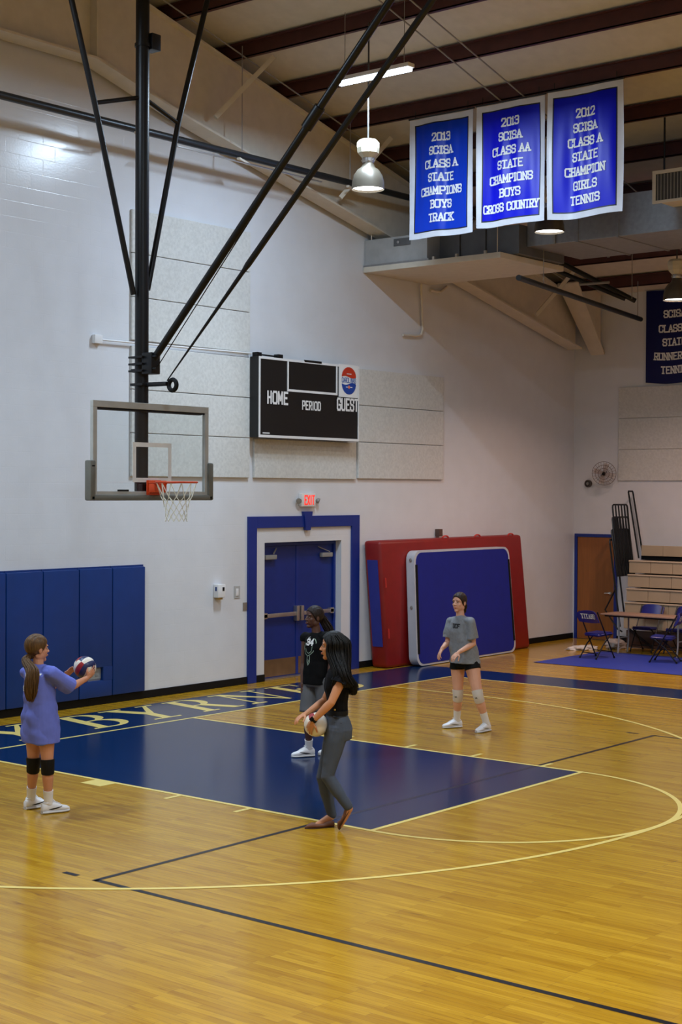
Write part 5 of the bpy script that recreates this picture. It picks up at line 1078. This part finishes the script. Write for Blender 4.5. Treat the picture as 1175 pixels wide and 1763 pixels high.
# ---------------------------------------------------------------- woman in the black blouse and jeans
def woman():
    D = 13.2; q = lambda u, v, b=0: px(u, v, D+b); F = (-HR*.98-HF*.12).normalized(); R = F.cross(UP)
    t = thing('person', gp(570, 1424), 'woman with long black hair, dark blouse and grey jeans walking left with a ball', 'person')
    skin = mat('skin_olive', (196, 134, 94), .5, var=.05)
    H = q(572.5, 1113); M = frame((-HR*.99+HF*.06), -.04)*1.05
    neck = q(581, 1150); shL, shR = q(590, 1166, -.155), q(579, 1167, .16); elL, elR = q(571, 1209, -.21), q(559, 1206, .17); wrL, wrR = q(539, 1241, -.17), q(527, 1229, .08)
    B = q(544.5, 1247.5, -.04)
    hipL, hipR = q(582, 1258, -.075), q(580, 1258, .075); knL, knR = q(564, 1337, -.09), q(556, 1338, .07); anL, anR = q(602, 1392, -.10), gp(572, 1421)+UP*.085
    mb = MB(); head_mesh(mb, H, M); limb(mb, [neck-UP*.04, along(neck, H, .5), H-UP*.04], [.054, .046, .047])
    pel = (hipL+hipR)/2+UP*.07
    mb.loft([oval(pel-UP*.10, F, .13, .09), oval(pel, F, .13, .085), oval(along(pel, neck, .3), F, .10, .07), oval(along(pel, neck, .65), F, .12, .085), oval(along(pel, neck, .9), F, .13, .07), oval(neck, F, .05, .05)])
    leg(mb, hipL, knL, anL, .92); leg(mb, hipR, knR, anR, .92); arm(mb, shR, elR, wrR, .95); arm(mb, shL, elL, wrL, 1.02)
    hand(mb, wrL, q(527, 1266, -.10), (B-q(530, 1254, -.12)), 1, .34, .9); hand(mb, wrR, q(508, 1239, .02), HR*.15-UP*1.0, 1, .45, 1.2)
    # bare feet tops
    toeR, heelR = gp(525, 1427), gp(575, 1423); fR = (toeR-heelR).normalized(); limb(mb, [anR, anR+fR*.06-UP*.035, heelR+fR*.17+UP*.022], [.034, .034, .022])
    toeL = gp(585, 1430); tl = toeL+UP*.02; heelL = anL+(anL-tl).normalized()*.035-UP*.045; limb(mb, [anL, along(anL, tl, .5)+HF*-.0, along(anL, tl, .88)], [.032, .027, .017])
    skin_obj('body', mb, skin, t, .0048, 2)
    face_parts(t, H, M, (34, 24, 18), ('jet', (18, 14, 14)), (168, 92, 80))
    # flat shoes
    sm = mat('brown_suede_flat', (104, 64, 42), .7, var=.1)
    def flat_shoe(heel, toe, up):
        heel, toe, up = V(heel), V(toe), V(up); f = (toe-heel).normalized(); up = (up-f*up.dot(f)).normalized(); r = f.cross(up); L = (toe-heel).length
        tab = [(0, .022, .046), (.06, .031, .050), (.2, .034, .044), (.4, .036, .030), (.58, .040, .034), (.72, .038, .046), (.85, .027, .036), (.95, .013, .022), (1, .004, .012)]
        rings = []
        for k, w, h in tab:
            c = heel+f*L*k; rings.append([c+r*w*math.copysign(abs(math.cos(a))**.7, math.cos(a))+up*(.004+h*(.5+.5*math.sin(a))) for a in [2*math.pi*j/18 for j in range(18)]])
        s = obj('flat_shoe', MB().loft(rings), sm, t, smooth=60)
        obj('sole', MB().loft([[c_ for c_ in [heel+f*L*k+r*w*1.04*math.cos(a)+up*(.004*(1+math.sin(a))) for a in [2*math.pi*j/18 for j in range(18)]]] for k, w, h in tab]), mat('brown_leather_sole', (70, 44, 30), .6), s)
    flat_shoe(heelR, toeR, UP); flat_shoe(heelL, toeL+UP*.004, UP*1.0-HR*.0)
    hm = hair_mat('black_hair', (8, 7, 8)); hair_cap(t, H, M, hm, 1.06, low=-.10, seed=12)
    L = lambda x, y, z: H+M @ V((x, y, z)); paths = []
    for x0, y0, ex, b_ in ((-.075, -.02, 597, -.20), (-.07, -.06, 604, -.18), (-.04, -.10, 609, -.10), (0, -.115, 611, -.02), (.04, -.10, 607, .06), (.07, -.05, 600, .12), (.075, .0, 590, .17), (-.076, .03, 578, -.17)):
        n_ = abs(b_) > .165
        paths.append(([L(x0*.7, y0*.6, .09), L(x0*1.12, y0*1.0-.01, .03), L(x0*1.18, y0-.01, -.06), q(along(V((581, 0, 0)), V((ex, 0, 0)), .55).x, 1160, b_), q(ex-1, 1180, b_*.95), q(ex, 1197 if not n_ else 1176, b_*.85)], [.02, .026, .032, .036, .034, .02]))
    locks(t, hm, paths, 'long_hair', 90, rad=.0046, seed=13)
    mb = MB(); ws = q(580, 1224)
    mb.loft([oval(ws-UP*.01, F, .125, .090), oval(along(ws, neck, .25), F, .122, .090), oval(along(ws, neck, .55), F, .140, .112), oval(along(ws, neck, .80), F, .152, .098), oval(along(ws, neck, .95), F, .10, .075), oval(neck+UP*.0, F, .060, .056)])
    yoke(mb, neck, shR); yoke(mb, neck, shL); sleeve(mb, [shR, along(shR, elR, .14)], [.062, .064]); sleeve(mb, [shL, along(shL, elL, .14)], [.062, .066])
    sh = skin_obj('blouse', mb, mat('black_navy_blouse', (9, 9, 14), .8, var=.12, spec=.15), t, .006, 3, folds(.016, 16, 4, 9))
    for sl, s_, e_ in ((1, shL, elL), (-1, shR, elR)):   # ruffled cap sleeves
        ax = (e_-s_).normalized(); x = ax.orthogonal().normalized(); y = ax.cross(x); rings = []
        for k, r in ((-.01, .055), (.03, .072), (.06, .080), (.062, .076), (.03, .066), (0, .05)):
            rings.append([s_+ax*k+(x*math.cos(a)+y*math.sin(a))*(r*(1+.09*math.sin(a*9)*(k > .02))) for a in [2*math.pi*j/60 for j in range(60)]])
        obj('ruffle_sleeve', MB().loft(rings), MATS['black_navy_blouse'], t)
    mb = MB(); mb.loft([oval(pel-UP*.14+HR*.005, F, .150, .120), oval(pel-UP*.05+HR*.012, F, .165, .122), oval(pel+UP*.03+HR*.005, F, .150, .105), oval(ws-UP*.02, F, .130, .090)])
    for hp, kn, an, e in ((hipL, knL, anL, .93), (hipR, knR, anR, .97)):
        limb(mb, [hp, along(hp, kn, .25), along(hp, kn, .6), along(hp, kn, .9), kn, along(kn, an, .15), along(kn, an, .35), along(kn, an, .65), along(kn, an, e)], [.096, .090, .074, .060, .058, .056, .057, .047, .042], 18)
    jm = mat('grey_blue_denim', (64, 72, 86), .85, var=.12, scale=5, bump=.1, bscale=300)
    j = skin_obj('jeans', mb, jm, t, .006, 2, folds(.005, 16, 14, 3))
    obj('belt', MB().loft([oval(ws-UP*.028, F, .136, .097), oval(ws-UP*.028, F, .140, .101), oval(ws+UP*.012, F, .139, .100), oval(ws+UP*.012, F, .134, .095)], cap=False), M_BLACK, t)
    P = decal_on(j, q(588, 1240, -.2), HR, UP, -HF); mb = MB()
    for a, b_ in (((-.07, .03), (-.01, .012)), ((-.01, .012), (.045, .035)), ((-.06, -.03), (.0, -.035)), ((.0, -.035), (.05, -.02))):
        A, B_ = V(a), V(b_); d = (B_-A).normalized(); n = V((-d.y, d.x))*.0025; mb.add([P(*(A-n)), P(*(B_-n)), P(*(B_+n)), P(*(A+n))], [(0, 1, 2, 3)])
    obj('pocket_seam', mb, mat('dark_seam', (40, 44, 54), .8), j, smooth=0)
    P = decal_on(sh, q(575, 1222, -.2), HR, UP, -HF)
    obj('belt_rivet', MB().lathe(q(577, 1222, -.165), [(.008, 0), (.008, .004), (.001, .005)], 10, -HF), mat('brass', (190, 160, 90), .3, metal=.8), t)
    # watch
    ax = (wrL-elL).normalized(); wc = wrL-ax*.012; x = ax.cross(UP).normalized(); y = ax.cross(x)
    w = obj('watch', MB().loft([[wc+ax*k+(x*math.cos(a)+y*math.sin(a))*r for a in [2*math.pi*i/22 for i in range(22)]] for k, r in ((-.011, .0285), (-.011, .031), (.011, .031), (.011, .0285))], cap=False), M_BLACK, t)
    nv = (-HF*.8-HR*.3+UP*.5); nv = (nv-ax*nv.dot(ax)).normalized(); s_ = ax.cross(nv); cc = wc+nv*.030
    mb = MB(); mb.plate([cc+ax*.019+s_*.015, cc+ax*.019-s_*.015, cc-ax*.019-s_*.015, cc-ax*.019+s_*.015], nv*.009); obj('watch_case', mb, mat('black_glass_watch', (8, 8, 10), .15), w, smooth=0)
    Mb = Matrix((HR, HF, UP)).transposed() @ Matrix.Rotation(-.45, 3, 'Y') @ Matrix.Rotation(.5, 3, 'X')
    volleyball(B, .106, lambda f, s: M_VR if (f == 4 and s == 1) else M_VW, 'white volleyball with a red panel held at the hip by the woman in jeans', Mb)
woman()
